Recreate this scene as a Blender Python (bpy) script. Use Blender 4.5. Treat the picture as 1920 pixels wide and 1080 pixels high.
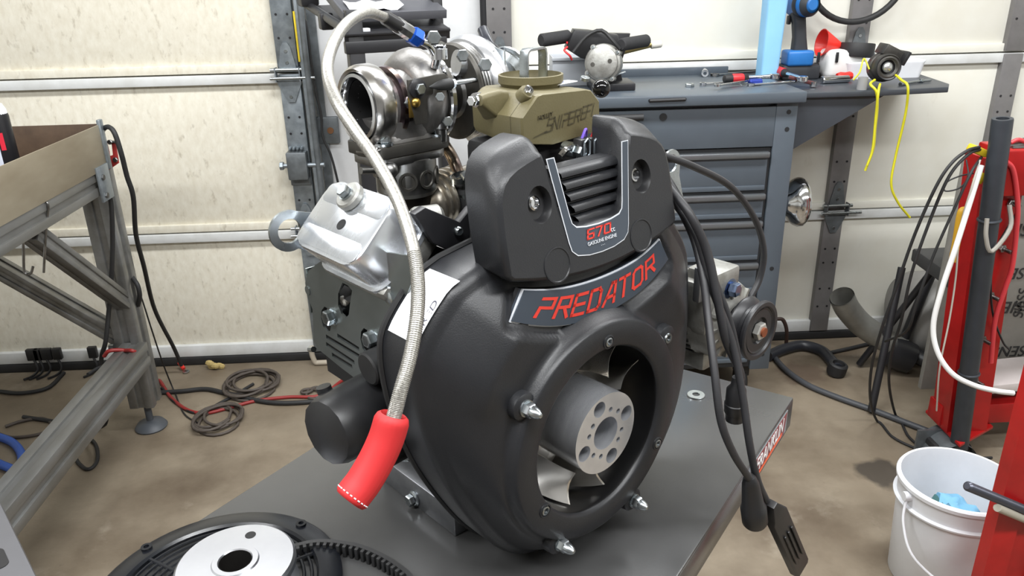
import bpy, bmesh, math, random
from mathutils import Vector, Matrix, Quaternion

for o in list(bpy.data.objects):
    bpy.data.objects.remove(o, do_unlink=True)
scene = bpy.context.scene
col = scene.collection
random.seed(7)
V = Vector
PI = math.pi

# ------------------------------------------------------------------ camera
CAM = V((0, 0, 1.5)); FPX = 1480.0
_p, _r, _y = math.radians(22.1), math.radians(1.33), math.radians(2.4)
FW = V((math.sin(_y)*math.cos(_p), math.cos(_y)*math.cos(_p), -math.sin(_p)))
_rt = V((math.cos(_y), -math.sin(_y), 0)); _up = _rt.cross(FW)
RT = _rt*math.cos(_r) - _up*math.sin(_r); UP = _up*math.cos(_r) + _rt*math.sin(_r)
cd = bpy.data.cameras.new('camera'); cam = bpy.data.objects.new('camera', cd); col.objects.link(cam)
cd.sensor_width = 36; cd.lens = 36*FPX/1920; cd.clip_start = .02
cam.matrix_world = Matrix(((RT.x, UP.x, -FW.x, CAM.x), (RT.y, UP.y, -FW.y, CAM.y), (RT.z, UP.z, -FW.z, CAM.z), (0, 0, 0, 1)))
scene.camera = cam

# ------------------------------------------------------------------ light and exposure
world = bpy.data.worlds.new('world'); scene.world = world; world.use_nodes = True
world.node_tree.nodes['Background'].inputs[0].default_value = (.9, .95, 1, 1)
world.node_tree.nodes['Background'].inputs[1].default_value = .25
def area(name, loc, size, power, rot=(0, 0, 0), color=(.975, .99, 1)):
    l = bpy.data.lights.new(name, 'AREA'); l.shape = 'RECTANGLE'; l.size, l.size_y = size
    l.energy = power; l.color = color
    o = bpy.data.objects.new(name, l); col.objects.link(o); o.location = loc; o.rotation_euler = rot
    return o
CEIL = 2.75
for i, (lx, ly, pw) in enumerate(((-1.5, 1.75, 24), (1.5, 1.75, 38), (0.0, 1.75, 44), (-1.5, -.1, 54), (.2, -.1, 46), (1.7, -.1, 42))):
    area('ceiling_light_lamp', (lx, ly, CEIL-.09), (1.25, .28), pw)
vs = scene.view_settings
vs.view_transform = 'Standard'; vs.look = 'None'; vs.gamma = 1; vs.use_curve_mapping = False
vs.exposure = .12

# ------------------------------------------------------------------ helpers
def ray(px, py): return (FW*FPX + RT*(px-960) + UP*(540-py)).normalized()
def at_z(px, py, z):
    d = ray(px, py); return CAM + d*((z-CAM.z)/d.z)
def at_y(px, py, y):
    d = ray(px, py); return CAM + d*((y-CAM.y)/d.y)
def s2l(c):
    return c/12.92 if c <= .04045 else ((c+.055)/1.055)**2.4
def rgb(r, g, b): return (s2l(r/255), s2l(g/255), s2l(b/255), 1)
MATS = {}
def mat(name, c, rough=.5, metal=0, c2=None, nscale=8, namt=.5, bump=0, bscale=60, coat=0, aniso=0, trans=0, stretch=(1, 1, 1), emit=None, rvar=0, detail=4, lo=.35, hi=.7, ior=None, spec=None):
    if name in MATS: return MATS[name]
    m = bpy.data.materials.new(name); m.use_nodes = True; nt = m.node_tree; b = nt.nodes['Principled BSDF']
    base = rgb(*c)
    b.inputs['Base Color'].default_value = base; b.inputs['Roughness'].default_value = rough; b.inputs['Metallic'].default_value = metal
    if coat: b.inputs['Coat Weight'].default_value = coat; b.inputs['Coat Roughness'].default_value = .12
    if trans: b.inputs['Transmission Weight'].default_value = trans
    if ior: b.inputs['IOR'].default_value = ior
    if spec is not None: b.inputs['Specular IOR Level'].default_value = spec
    if emit: b.inputs['Emission Color'].default_value = rgb(*emit[0]); b.inputs['Emission Strength'].default_value = emit[1]
    tc = nt.nodes.new('ShaderNodeTexCoord'); mp = nt.nodes.new('ShaderNodeMapping'); mp.inputs['Scale'].default_value = stretch
    nt.links.new(tc.outputs['Object'], mp.inputs[0])
    if c2 is None: c2 = tuple(max(0, v*.88) for v in c)
    n = nt.nodes.new('ShaderNodeTexNoise'); n.inputs['Scale'].default_value = nscale; n.inputs['Detail'].default_value = detail; n.inputs['Roughness'].default_value = .6
    nt.links.new(mp.outputs[0], n.inputs['Vector'])
    cr = nt.nodes.new('ShaderNodeValToRGB'); cr.color_ramp.elements[0].position = lo; cr.color_ramp.elements[1].position = hi
    nt.links.new(n.outputs[0], cr.inputs[0])
    d = rgb(*c2); cr.color_ramp.elements[0].color = tuple(base[i]*(1-namt)+d[i]*namt for i in range(3))+(1,); cr.color_ramp.elements[1].color = base
    nt.links.new(cr.outputs[0], b.inputs['Base Color'])
    if rvar:
        mr = nt.nodes.new('ShaderNodeMapRange'); mr.inputs[3].default_value = max(.02, rough-rvar); mr.inputs[4].default_value = rough+rvar
        nt.links.new(n.outputs[0], mr.inputs[0]); nt.links.new(mr.outputs[0], b.inputs['Roughness'])
    if bump:
        n2 = nt.nodes.new('ShaderNodeTexNoise'); n2.inputs['Scale'].default_value = bscale; n2.inputs['Detail'].default_value = 3
        nt.links.new(mp.outputs[0], n2.inputs['Vector'])
        bp = nt.nodes.new('ShaderNodeBump'); bp.inputs['Strength'].default_value = bump; bp.inputs['Distance'].default_value = .002
        nt.links.new(n2.outputs[0], bp.inputs['Height']); nt.links.new(bp.outputs[0], b.inputs['Normal'])
    MATS[name] = m
    return m
def stains(m, c, scale, lo, hi, amt=1., stretch=(1, 1, 1), seed=0):
    """a second, larger layer of dirt over a material made with mat()"""
    nt = m.node_tree; b = nt.nodes['Principled BSDF']; src = b.inputs['Base Color'].links[0].from_socket
    tc = nt.nodes.new('ShaderNodeTexCoord'); mp = nt.nodes.new('ShaderNodeMapping'); mp.inputs['Scale'].default_value = stretch; mp.inputs['Location'].default_value = (seed, seed*.7, seed*.3)
    nt.links.new(tc.outputs['Object'], mp.inputs[0])
    n = nt.nodes.new('ShaderNodeTexNoise'); n.inputs['Scale'].default_value = scale; n.inputs['Detail'].default_value = 6; n.inputs['Roughness'].default_value = .62
    nt.links.new(mp.outputs[0], n.inputs['Vector'])
    mr = nt.nodes.new('ShaderNodeMapRange'); mr.inputs[1].default_value = lo; mr.inputs[2].default_value = hi; mr.inputs[4].default_value = amt
    nt.links.new(n.outputs[0], mr.inputs[0])
    mx = nt.nodes.new('ShaderNodeMix'); mx.data_type = 'RGBA'
    nt.links.new(mr.outputs[0], mx.inputs[0]); nt.links.new(src, mx.inputs[6]); mx.inputs[7].default_value = rgb(*c)
    nt.links.new(mx.outputs[2], b.inputs['Base Color'])

def axes(d):
    d = V(d).normalized(); a = V((0, 0, 1)) if abs(d.z) < .9 else V((1, 0, 0))
    x = d.cross(a).normalized(); return x, d.cross(x).normalized(), d
def frame(o, x, y):
    x = V(x).normalized(); y = V(y).normalized(); z = x.cross(y)
    return Matrix(((x.x, y.x, z.x, o[0]), (x.y, y.y, z.y, o[1]), (x.z, y.z, z.z, o[2]), (0, 0, 0, 1)))
def circle(r, n=24, cx=0, cy=0, a0=0, ry=None):
    return [(cx+r*math.cos(a0+2*PI*i/n), cy+(ry or r)*math.sin(a0+2*PI*i/n)) for i in range(n)]
def rrect(w, h, r, n=4, cx=0, cy=0):
    out = []
    for (sx, sy, a) in ((1, 1, 0), (-1, 1, PI/2), (-1, -1, PI), (1, -1, 3*PI/2)):
        for i in range(n+1):
            t = a+PI/2*i/n; out.append((cx+sx*(w/2-r)+r*math.cos(t), cy+sy*(h/2-r)+r*math.sin(t)))
    return out
def chaikin(p, k=2, closed=True):
    for _ in range(k):
        q = []; n = len(p)
        rng = range(n) if closed else range(n-1)
        if not closed: q.append(tuple(p[0]))
        for i in rng:
            a, b = V(p[i]), V(p[(i+1) % n]); q += [tuple(a*.75+b*.25), tuple(a*.25+b*.75)]
        if not closed: q.append(tuple(p[-1]))
        p = q
    return p
def smooth_path(p, n=8):
    p = [V(q) for q in p]; out = []
    for i in range(len(p)-1):
        a = p[i-1] if i else p[0]*2-p[1]; b, c = p[i], p[i+1]; d = p[i+2] if i+2 < len(p) else p[-1]*2-p[-2]
        for k in range(n):
            t = k/n
            out.append(.5*((2*b)+(-a+c)*t+(2*a-5*b+4*c-d)*t*t+(-a+3*b-3*c+d)*t**3))
    out.append(p[-1]); return out

class MB:
    def __init__(s, M=None): s.bm = bmesh.new(); s.M = M or Matrix()
    def at(s, M): s.M = M; return s
    def add(s, t):
        t.transform(s.M); me = bpy.data.meshes.new('tmp'); t.to_mesh(me); t.free(); s.bm.from_mesh(me); bpy.data.meshes.remove(me); return s
    def box(s, c, size, rot=None, bevel=0, seg=2):
        t = bmesh.new(); bmesh.ops.create_cube(t, size=1); bmesh.ops.scale(t, vec=size, verts=t.verts)
        if bevel: bmesh.ops.bevel(t, geom=t.edges[:], offset=bevel, segments=seg, affect='EDGES', profile=.5)
        if rot is not None: t.transform(rot if isinstance(rot, Matrix) else Matrix.Rotation(rot, 4, 'Z'))
        bmesh.ops.translate(t, vec=c, verts=t.verts); return s.add(t)
    def grid(s, rows, cu=False, cv=False, cap0=False, cap1=False):
        t = bmesh.new(); vv = [[t.verts.new(p) for p in r] for r in rows]; n = len(rows); m = len(rows[0])
        for i in range(n if cv else n-1):
            for j in range(m if cu else m-1):
                q = [vv[i][j], vv[i][(j+1) % m], vv[(i+1) % n][(j+1) % m], vv[(i+1) % n][j]]
                try: t.faces.new(q)
                except ValueError: pass
        if cap0: t.faces.new(vv[0])
        if cap1: t.faces.new(vv[-1])
        bmesh.ops.remove_doubles(t, verts=t.verts, dist=1e-7)
        return s.add(t)
    def cyl(s, p0, p1, r0, r1=None, seg=20, cap=True, bev=0):
        p0, p1 = V(p0), V(p1); r1 = r0 if r1 is None else r1; x, y, d = axes(p1-p0)
        prof = [(r0, 0), (r1, 1)]; L = (p1-p0).length
        rows = []
        hs = [(r0, 0.), (r1, L)] if not bev else [(r0-bev, 0.), (r0, bev), (r1, L-bev), (r1-bev, L)]
        for r, h in hs: rows.append([p0+d*h+x*(r*math.cos(2*PI*i/seg))+y*(r*math.sin(2*PI*i/seg)) for i in range(seg)])
        return s.grid(rows, cu=True, cap0=cap, cap1=cap)
    def lathe(s, prof, p0, ax, seg=32, cap0=False, cap1=False, x=None):
        p0 = V(p0)
        if x is None: x, y, d = axes(ax)
        else:
            d = V(ax).normalized(); x = V(x).normalized(); y = d.cross(x)
        rows = [[p0+d*h+x*(r*math.cos(2*PI*i/seg))+y*(r*math.sin(2*PI*i/seg)) for i in range(seg)] for r, h in prof]
        return s.grid(rows, cu=True, cap0=cap0, cap1=cap1)
    def tube(s, pts, r, seg=8, closed=False, cap=True, sm=0):
        if sm: pts = smooth_path(pts, sm)
        pts = [V(p) for p in pts]; n = len(pts); rows = []
        rr = r if callable(r) else (lambda t: r)
        T = []
        for i in range(n):
            a = pts[(i-1) % n] if (closed or i) else pts[0]; b = pts[(i+1) % n] if (closed or i < n-1) else pts[-1]
            T.append((b-a).normalized())
        x = axes(T[0])[0]
        for i in range(n):
            if i: x = (T[i-1].rotation_difference(T[i]) @ x)
            x = (x-T[i]*x.dot(T[i])).normalized(); y = T[i].cross(x); R = rr(i/max(1, n-1))
            rows.append([pts[i]+x*(R*math.cos(2*PI*k/seg))+y*(R*math.sin(2*PI*k/seg)) for k in range(seg)])
        return s.grid(rows, cu=True, cv=closed, cap0=cap and not closed, cap1=cap and not closed)
    def sphere(s, c, r, seg=20, rings=12):
        t = bmesh.new(); bmesh.ops.create_uvsphere(t, u_segments=seg, v_segments=rings, radius=1)
        bmesh.ops.scale(t, vec=(r, r, r) if not hasattr(r, '__len__') else r, verts=t.verts); bmesh.ops.translate(t, vec=c, verts=t.verts); return s.add(t)
    def torus(s, c, ax, R, r, seg=36, rs=10):
        x, y, d = axes(ax); c = V(c)
        return s.tube([c+x*(R*math.cos(2*PI*i/seg))+y*(R*math.sin(2*PI*i/seg)) for i in range(seg)], r, rs, closed=True)
    def plate(s, outer, holes, F, th, bevel=0):
        """flat plate with real holes; outlines are 2D in frame F, thickness along F's z"""
        t = bmesh.new(); edges = []
        for lp in [outer]+list(holes):
            vs_ = [t.verts.new((p[0], p[1], 0)) for p in lp]
            for i in range(len(vs_)): edges.append(t.edges.new((vs_[i], vs_[(i+1) % len(vs_)])))
        if holes:
            bmesh.ops.triangle_fill(t, use_beauty=True, use_dissolve=False, edges=edges)
        else:
            t.faces.new(t.verts[:])
        if th:
            g = bmesh.ops.extrude_face_region(t, geom=t.faces[:])
            bmesh.ops.translate(t, vec=(0, 0, th), verts=[e for e in g['geom'] if isinstance(e, bmesh.types.BMVert)])
        if bevel:
            ee = [e for e in t.edges if len(e.link_faces) == 2 and e.calc_face_angle(0) > 1.0 and (abs(e.verts[0].co.z-e.verts[1].co.z) < 1e-6)]
            bmesh.ops.bevel(t, geom=ee, offset=bevel, segments=2, affect='EDGES', profile=.5)
        t.transform(F); return s.add(t)
    def hexa(s, p0, ax, r, h, cham=True):
        return s.lathe([(r*.86, 0), (r, h*.12), (r, h*.85), (r*.86, h)] if cham else [(r, 0), (r, h)], p0, ax, 6, True, True)
    def build(s, name, m, parent=None, smooth=38, label=None):
        bmesh.ops.recalc_face_normals(s.bm, faces=s.bm.faces[:])
        me = bpy.data.meshes.new(name); s.bm.to_mesh(me); s.bm.free()
        for p in me.polygons: p.use_smooth = bool(smooth)
        if smooth: me.set_sharp_from_angle(angle=math.radians(smooth))
        me.materials.append(m if not isinstance(m, str) else MATS[m])
        o = bpy.data.objects.new(name, me); col.objects.link(o)
        if parent is not None: o.parent = parent
        if label: o['label'] = label
        return o
def tag(o, label, cat, group=None, kind=None):
    o['label'] = label; o['category'] = cat
    if group: o['group'] = group
    if kind: o['kind'] = kind
    return o
def struct(o): o['kind'] = 'structure'; return o
def empty(name, loc=(0, 0, 0), rz=0):
    o = bpy.data.objects.new(name, None); col.objects.link(o); o.location = loc; o.rotation_euler = (0, 0, rz); o.empty_display_size = .05; return o
def text_bm(txt, size, F, depth=.0006, shear=0, xs=1, center=True):
    """text as a mesh in frame F (F x along the line, F y up)"""
    cu = bpy.data.curves.new('txt', 'FONT'); cu.body = txt; cu.size = size; cu.extrude = depth; cu.shear = shear
    cu.align_x = 'CENTER' if center else 'LEFT'; cu.align_y = 'CENTER'
    o = bpy.data.objects.new('txt', cu); col.objects.link(o)
    me = o.to_mesh() if False else bpy.data.meshes.new_from_object(o.evaluated_get(bpy.context.evaluated_depsgraph_get()))
    t = bmesh.new(); t.from_mesh(me); bmesh.ops.scale(t, vec=(xs, 1, 1), verts=t.verts); t.transform(F)
    bpy.data.objects.remove(o, do_unlink=True); bpy.data.meshes.remove(me); bpy.data.curves.remove(cu)
    return t
# stroke letters on a 4 x 6 grid
GLY = {'P': [[(.3, 0), (.3, 3), (4, 3), (4, 6), (0, 6)]], 'R': [[(0, 0), (0, 6), (4, 6), (4, 3), (0, 3)], [(2.2, 3), (4, 0)]],
       'E': [[(4, 6), (0, 6), (0, 0), (4, 0)], [(0, 3), (3.6, 3)]], 'D': [[(0, 0), (0, 6), (3.2, 6), (4, 5), (4, 1), (3.2, 0), (0, 0)]],
       'A': [[(0, 0), (2.6, 6), (4, 6), (4, 0)], [(1, 2), (4, 2)]], 'T': [[(0, 6), (4, 6)], [(2, 6), (2, 0)]],
       'O': [[(0, .8), (0, 5.2), (.8, 6), (3.2, 6), (4, 5.2), (4, .8), (3.2, 0), (.8, 0), (0, .8)]],
       '6': [[(4, 6), (0, 6), (0, 0), (4, 0), (4, 3), (0, 3)]], '7': [[(0, 6), (4, 6), (1.6, 0)]], '0': [[(0, 0), (0, 6), (4, 6), (4, 0), (0, 0)]],
       'S': [[(4.4, 6), (.4, 6), (0, 3.2), (4, 3), (3.6, 0), (-1, 0)]], 'N': [[(0, 0), (0, 6), (4, 0), (4, 6)]], 'I': [[(1, 0), (1, 6)]],
       'F': [[(0, 0), (0, 6), (4, 6)], [(0, 3), (3.4, 3)]], 'L': [[(0, 6), (0, 0), (4, 0)]], 'K': [[(0, 0), (0, 6)], [(4, 6), (0, 2.6)], [(1, 3.4), (4, 0)]]}
def strokes(txt, adv=5.6, w=.95, spans=None):
    """list of quads (2D) for a word on the letter grid"""
    quads = []; x0 = 0
    for ch in txt:
        if ch != ' ':
            for ln in GLY[ch]:
                pts = [V((x0+p[0], p[1])) for p in ln]
                for i in range(len(pts)-1):
                    a, b = pts[i], pts[i+1]; d = (b-a).normalized(); nrm = V((-d.y, d.x))*w/2; e = d*w/2
                    k = max(1, int((b-a).length/1.5))
                    a2, b2 = a-e, b+e
                    for j in range(k):
                        p, q = a2.lerp(b2, j/k), a2.lerp(b2, (j+1)/k)
                        quads.append([p+nrm, p-nrm, q-nrm, q+nrm])
        x0 += adv if ch != 'I' else 3
    return quads, x0-(adv-4)
def map_strokes(mb, txt, fn, adv=5.6, w=.95):
    quads, W = strokes(txt, adv, w)
    t = bmesh.new()
    for q in quads:
        t.faces.new([t.verts.new(fn(p.x/W, p.y/6)) for p in q])
    return mb.add(t)
def copy_tree(o, parent=None):
    c = o.copy(); col.objects.link(c); c.parent = parent
    for ch in list(o.children): copy_tree(ch, c)
    return c

# ------------------------------------------------------------------ materials
concrete = mat('concrete_floor', (138, 127, 110), .55, 0, (108, 96, 80), 3.2, .85, .25, 90, rvar=.12, detail=8)
stains(concrete, (82, 69, 55), 1.7, .48, .70, .85); stains(concrete, (160, 151, 136), 5.5, .6, .75, .5, seed=4); stains(concrete, (48, 42, 36), 16, .7, .76, .8, seed=9)
wallpaint = mat('white_wall_paint', (226, 226, 222), .6, 0, (205, 205, 200), 5, .6)
panelm = mat('door_panel_paint', (226, 222, 208), .5, 0, (208, 201, 183), 46, .75, .15, 80, stretch=(1, 1, .55), detail=9)
stains(panelm, (140, 128, 106), 42, .58, .76, .55, (1, 1, .5), 3)
panelr = mat('door_panel_paint_clean', (228, 227, 218), .5, 0, (216, 212, 198), 5, .6, detail=8)
stains(panelr, (176, 166, 148), 6, .66, .8, .5, (1, 1, .6), 5)
railm = mat('door_rail_paint', (214, 216, 216), .4, 0, (190, 190, 186), 14, .6)
galv = mat('galvanised_steel', (160, 168, 174), .42, .75, (122, 130, 136), 30, .7, rvar=.1)
galvd = mat('dull_galvanised_steel', (128, 134, 138), .5, .7, (98, 102, 104), 24, .7, rvar=.1)
black_rubber = mat('black_rubber', (26, 26, 27), .62, 0, (40, 40, 41), 20, .6)
black_plastic = mat('black_plastic', (30, 30, 32), .42, 0, (22, 22, 23), 30, .6)
black_metal = mat('black_painted_metal', (34, 34, 37), .4, 0, (26, 26, 28), 14, .6)
steel = mat('bare_steel', (150, 150, 150), .35, 1, (110, 108, 104), 40, .7, rvar=.12)
chrome = mat('chrome', (215, 217, 220), .12, 1, (190, 190, 192), 12, .4)
zinc = mat('zinc_plated_steel', (190, 196, 200), .28, 1, (150, 158, 160), 30, .7, rvar=.08)
alu = mat('machined_aluminium', (200, 202, 206), .25, 1, (170, 172, 176), 22, .6, rvar=.06)
cast = mat('cast_aluminium', (170, 170, 166), .5, .8, (128, 126, 120), 40, .7, .2, 180)
white_plastic = mat('white_plastic', (226, 228, 232), .45, 0, (208, 210, 214), 10, .5)
red_paint = mat('red_paint', (176, 24, 24), .32, 0, (126, 12, 14), 7, .7, rvar=.08)
brown_steel = mat('rusty_tray_steel', (92, 74, 58), .6, .3, (60, 46, 36), 9, .8, .2, 60)
bench_alu = mat('bench_aluminium', (146, 147, 147), .42, .65, (112, 110, 104), 12, .8, stretch=(1, .25, 1), rvar=.1)
bench_sheet = mat('bench_apron_steel', (156, 147, 128), .5, .35, (122, 110, 90), 8, .8, stretch=(1, .3, 1))
yellow = mat('yellow_plastic', (214, 190, 40), .5, 0, (190, 160, 30), 15, .6)

stile_m = mat('grey_stile_paint', (132, 130, 130), .45, .3, (112, 110, 110), 12, .6)
def spot(m, p, r, c, amt):
    nt = m.node_tree; b_ = nt.nodes['Principled BSDF']; src = b_.inputs['Base Color'].links[0].from_socket
    tc = nt.nodes.new('ShaderNodeTexCoord'); n = nt.nodes.new('ShaderNodeTexNoise'); n.inputs['Scale'].default_value = 14; n.inputs['Detail'].default_value = 5
    nt.links.new(tc.outputs['Object'], n.inputs['Vector'])
    sc = nt.nodes.new('ShaderNodeVectorMath'); sc.operation = 'SCALE'; sc.inputs[3].default_value = r*1.1; nt.links.new(n.outputs[1], sc.inputs[0])
    ad = nt.nodes.new('ShaderNodeVectorMath'); ad.operation = 'ADD'; nt.links.new(tc.outputs['Object'], ad.inputs[0]); nt.links.new(sc.outputs[0], ad.inputs[1])
    di = nt.nodes.new('ShaderNodeVectorMath'); di.operation = 'DISTANCE'; nt.links.new(ad.outputs[0], di.inputs[0]); di.inputs[1].default_value = (p.x+r*.55, p.y+r*.55, r*.55)
    mr = nt.nodes.new('ShaderNodeMapRange'); mr.inputs[1].default_value = r*1.05; mr.inputs[2].default_value = r*.7; mr.inputs[4].default_value = amt; nt.links.new(di.outputs['Value'], mr.inputs[0])
    mx = nt.nodes.new('ShaderNodeMix'); mx.data_type = 'RGBA'; nt.links.new(mr.outputs[0], mx.inputs[0]); nt.links.new(src, mx.inputs[6]); mx.inputs[7].default_value = rgb(*c); nt.links.new(mx.outputs[2], b_.inputs['Base Color'])
spot(concrete, at_z(1655, 888, 0), .085, (52, 47, 42), .85)       # oil stain beside the bucket
spot(concrete, at_z(1500, 700, 0), .10, (74, 58, 48), .6)
# ------------------------------------------------------------------ room shell
Y0 = 3.0
b = MB(); b.box((0, .3, -.03), (7, 5.6, .06)); struct(b.build('floor', concrete, smooth=0))
b = MB(); b.box((0, 3.1, 1.4), (7, .06, 2.8)); struct(b.build('wall_back', wallpaint, smooth=0))
b = MB(); b.box((-3.5, .3, 1.4), (.06, 5.6, 2.8)); struct(b.build('wall_left', wallpaint, smooth=0))
b = MB(); b.box((3.5, .3, 1.4), (.06, 5.6, 2.8)); struct(b.build('wall_right', wallpaint, smooth=0))
b = MB(); b.box((0, -2.5, 1.4), (7, .06, 2.8)); struct(b.build('wall_front', mat('grey_wall_paint', (150, 150, 150), .7), smooth=0))
b = MB(); b.box((0, .3, CEIL+.03), (7, 5.6, .06)); struct(b.build('ceiling', wallpaint, smooth=0))
# ceiling light housings (the lamps hang just below them)
_lt = None
for i, (lx, ly) in enumerate(((-1.5, 1.75), (1.5, 1.75), (0, 1.75), (-1.5, -.1), (.2, -.1), (1.7, -.1))):
    if _lt is None:
        b = MB(); b.box((0, 0, -.035), (1.35, .34, .07), bevel=.01); _lt = b.build('ceiling_light', white_plastic)
        o = _lt
    else:
        o = _lt.copy(); col.objects.link(o)
    o.location = (lx, ly, CEIL)
    tag(o, 'white ceiling light fitting '+('above the engine' if ly > 1 else 'behind the camera')+(' on the left', ' on the right', ' in the middle', ' on the left', ' in the middle', ' on the right')[i], 'light', 'ceiling light fittings')

SEAM = [.035, .57, 1.165, 1.76, 2.35]
def door(name, x0, x1, mat_, stiles):
    e = struct(empty(name, ((x0+x1)/2, Y0, 0)))
    inv = Matrix.Translation((-(x0+x1)/2, -Y0, 0))
    for i in range(4):
        b = MB(inv); b.box(((x0+x1)/2, Y0+.02, (SEAM[i]+SEAM[i+1])/2), (x1-x0, .04, SEAM[i+1]-SEAM[i]-.004), bevel=.002); b.build('panel', mat_, e)
        # bottom rail of the upper section and top rail of the lower one
        b = MB(inv); b.box(((x0+x1)/2, Y0-.004, SEAM[i+1]+.017), (x1-x0, .02, .03), bevel=.003); b.build('bottom_rail', mat_, e)
        b = MB(inv); b.box(((x0+x1)/2, Y0-.008, SEAM[i+1]-.02), (x1-x0, .028, .034), bevel=.003); b.build('top_rail', railm, e)
    b = MB(inv); b.box(((x0+x1)/2, Y0-.004, .062), (x1-x0, .03, .05), bevel=.003); b.build('bottom_rail', railm, e)
    b = MB(inv); b.box(((x0+x1)/2, Y0+.0, .018), (x1-x0, .05, .036), bevel=.006); b.build('rubber_seal', black_rubber, e)
    for sx, w, m_ in stiles:
        for i in range(4):
            b = MB(inv); b.box((sx, Y0-.012, (SEAM[i]+SEAM[i+1])/2), (w, .03, SEAM[i+1]-SEAM[i]-.01), bevel=.003); st = b.build('stile', m_, e)
            b = MB(inv)
            for zz in (SEAM[i]+.2, SEAM[i]+.12, SEAM[i+1]-.16, SEAM[i+1]-.22):
                for dx in (-.02, .02): b.cyl((sx+dx, Y0-.027, zz), (sx+dx, Y0-.0285, zz), .0045, seg=8)
            b.build('rivet_holes', black_metal, st)
    return e, inv
d1, inv1 = door('door_1', -2.9, -.635, panelm, [(-.665, .075, galv), (-2.6, .07, galv)])
d2, inv2 = door('door_2', .10, 3.3, panelr, [(.10, .09, stile_m), (1.425, .075, stile_m), (2.03, .075, stile_m), (2.9, .07, stile_m)])
# hinges with roller pins
def hinge(e, inv, x, z, m_=galv, w=.06):
    b = MB(inv)
    b.plate([(-w*.5, 0), (w*.5, 0), (w*.5, .02), (w*.28, .085), (w*.12, .1), (-w*.12, .1), (-w*.28, .085), (-w*.5, .02)], [], frame((x, Y0-.03, z+.005), (1, 0, 0), (0, 0, 1)), .004)
    b.plate([(-w*.75, 0), (w*.75, 0), (w*.7, -.02), (w*.2, -.085), (-w*.2, -.085), (-w*.7, -.02)], [], frame((x, Y0-.03, z-.02), (1, 0, 0), (0, 0, 1)), .004)
    b.box((x-w*.72, Y0-.038, z-.005), (.004, .03, .05)); b.box((x+w*.72, Y0-.038, z-.005), (.004, .03, .05))
    h = b.build('hinge', m_, e)
    b = MB(inv); b.cyl((x-w, Y0-.046, z+.012), (x+w*.95, Y0-.046, z+.012), .007, seg=12); b.cyl((x-w*1.05, Y0-.05, z-.017), (x+w*1.6, Y0-.05, z-.017), .006, seg=12); b.build('hinge_pin', zinc, h)
    b = MB(inv)
    for q in ((0, .075), (0, .035), (0, -.085)): b.hexa((x+q[0], Y0-.03, z+q[1]), (0, -1, 0), .007, .006)
    b.build('hinge_bolt', zinc, h)
hinge(d1, inv1, -.665, 1.165); hinge(d1, inv1, -.665, .57)
hinge(d2, inv2, 1.425, .585, galvd); hinge(d2, inv2, 1.425, 1.165, galvd); hinge(d2, inv2, .10, 1.165, galvd); hinge(d2, inv2, 2.03, .585, galvd)
# roller bracket on the left door
b = MB(inv1); b.box((-.668, Y0-.045, .83), (.075, .05, .105), bevel=.006); b.box((-.668, Y0-.03, .765), (.075, .01, .03), bevel=.002); bk = b.build('roller_bracket', galvd, d1)
b = MB(inv1); b.cyl((-.73, Y0-.05, .83), (-.57, Y0-.05, .83), .009, seg=12); b.hexa((-.735, Y0-.05, .83), (1, 0, 0), .016, .015); b.build('roller_shaft', galv, bk)
b = MB(inv1)
for k in range(4): b.sphere((-.69+.0145*k, Y0-.045, .893), (.006, .02, .008), 10, 6)
b.build('bracket_tabs', galv, bk)
# guide track beside the left door
e = struct(empty('trim_1', (-.6, Y0, 0))); iv = Matrix.Translation((.6, -Y0, 0))
b = MB(iv); b.box((-.607, Y0-.02, 1.2), (.012, .07, 2.3)); b.build('track_flange', galv, e)
b = MB(iv); b.tube([(-.592, Y0-.05, .06), (-.592, Y0-.05, 2.35)], .012, 10); b.build('track_lip', galvd, e)
b = MB(iv); b.box((-.57, Y0+.01, 1.2), (.03, .01, 2.3)); b.build('track_angle', galvd, e)
b = MB(iv); b.box((-.615, Y0-.05, 1.29), (.006, .02, .17)); b.build('warning_strip', yellow, e)
# white post between the two doors
e = struct(empty('trim_2', (-.26, 3.0, 0))); iv = Matrix.Translation((.26, -3.0, 0))
b = MB(iv); b.box((-.26, 3.045, 1.4), (.6, .05, 2.8), bevel=.004); b.build('post_face', mat('white_post_paint', (222, 223, 224), .5, 0, (196, 198, 200), 6, .6), e)
b = MB(iv); b.box((-.445, 3.018, .6), (.012, .008, 1.2)); b.build('conduit_strip', mat('tan_strip', (150, 128, 100), .6), e)
b = MB(iv); b.tube([(.045, 2.98, 0), (.045, 2.98, 2.4)], .012, 10); b.build('track_lip', black_metal, e)
for (px, py, w, h) in ((612, 245, .09, .1), (885, 180, .09, .13)):
    p = at_y(px, py, 3.0); b = MB(iv); b.box((p.x, 3.012, p.z), (w, .02, h), bevel=.004); o = b.build('electrical_box', galvd, e)
    b = MB(iv); b.cyl((p.x+.015, 3.004, p.z), (p.x+.015, 2.998, p.z), .012); b.build('knockout', mat('copper_brown', (140, 100, 70), .5, .5), o)
p = at_y(612, 300, 3.0); b = MB(iv); b.box((p.x, 3.012, p.z), (.03, .012, .03), bevel=.002); b.build('track_clip', galvd, e)

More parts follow.
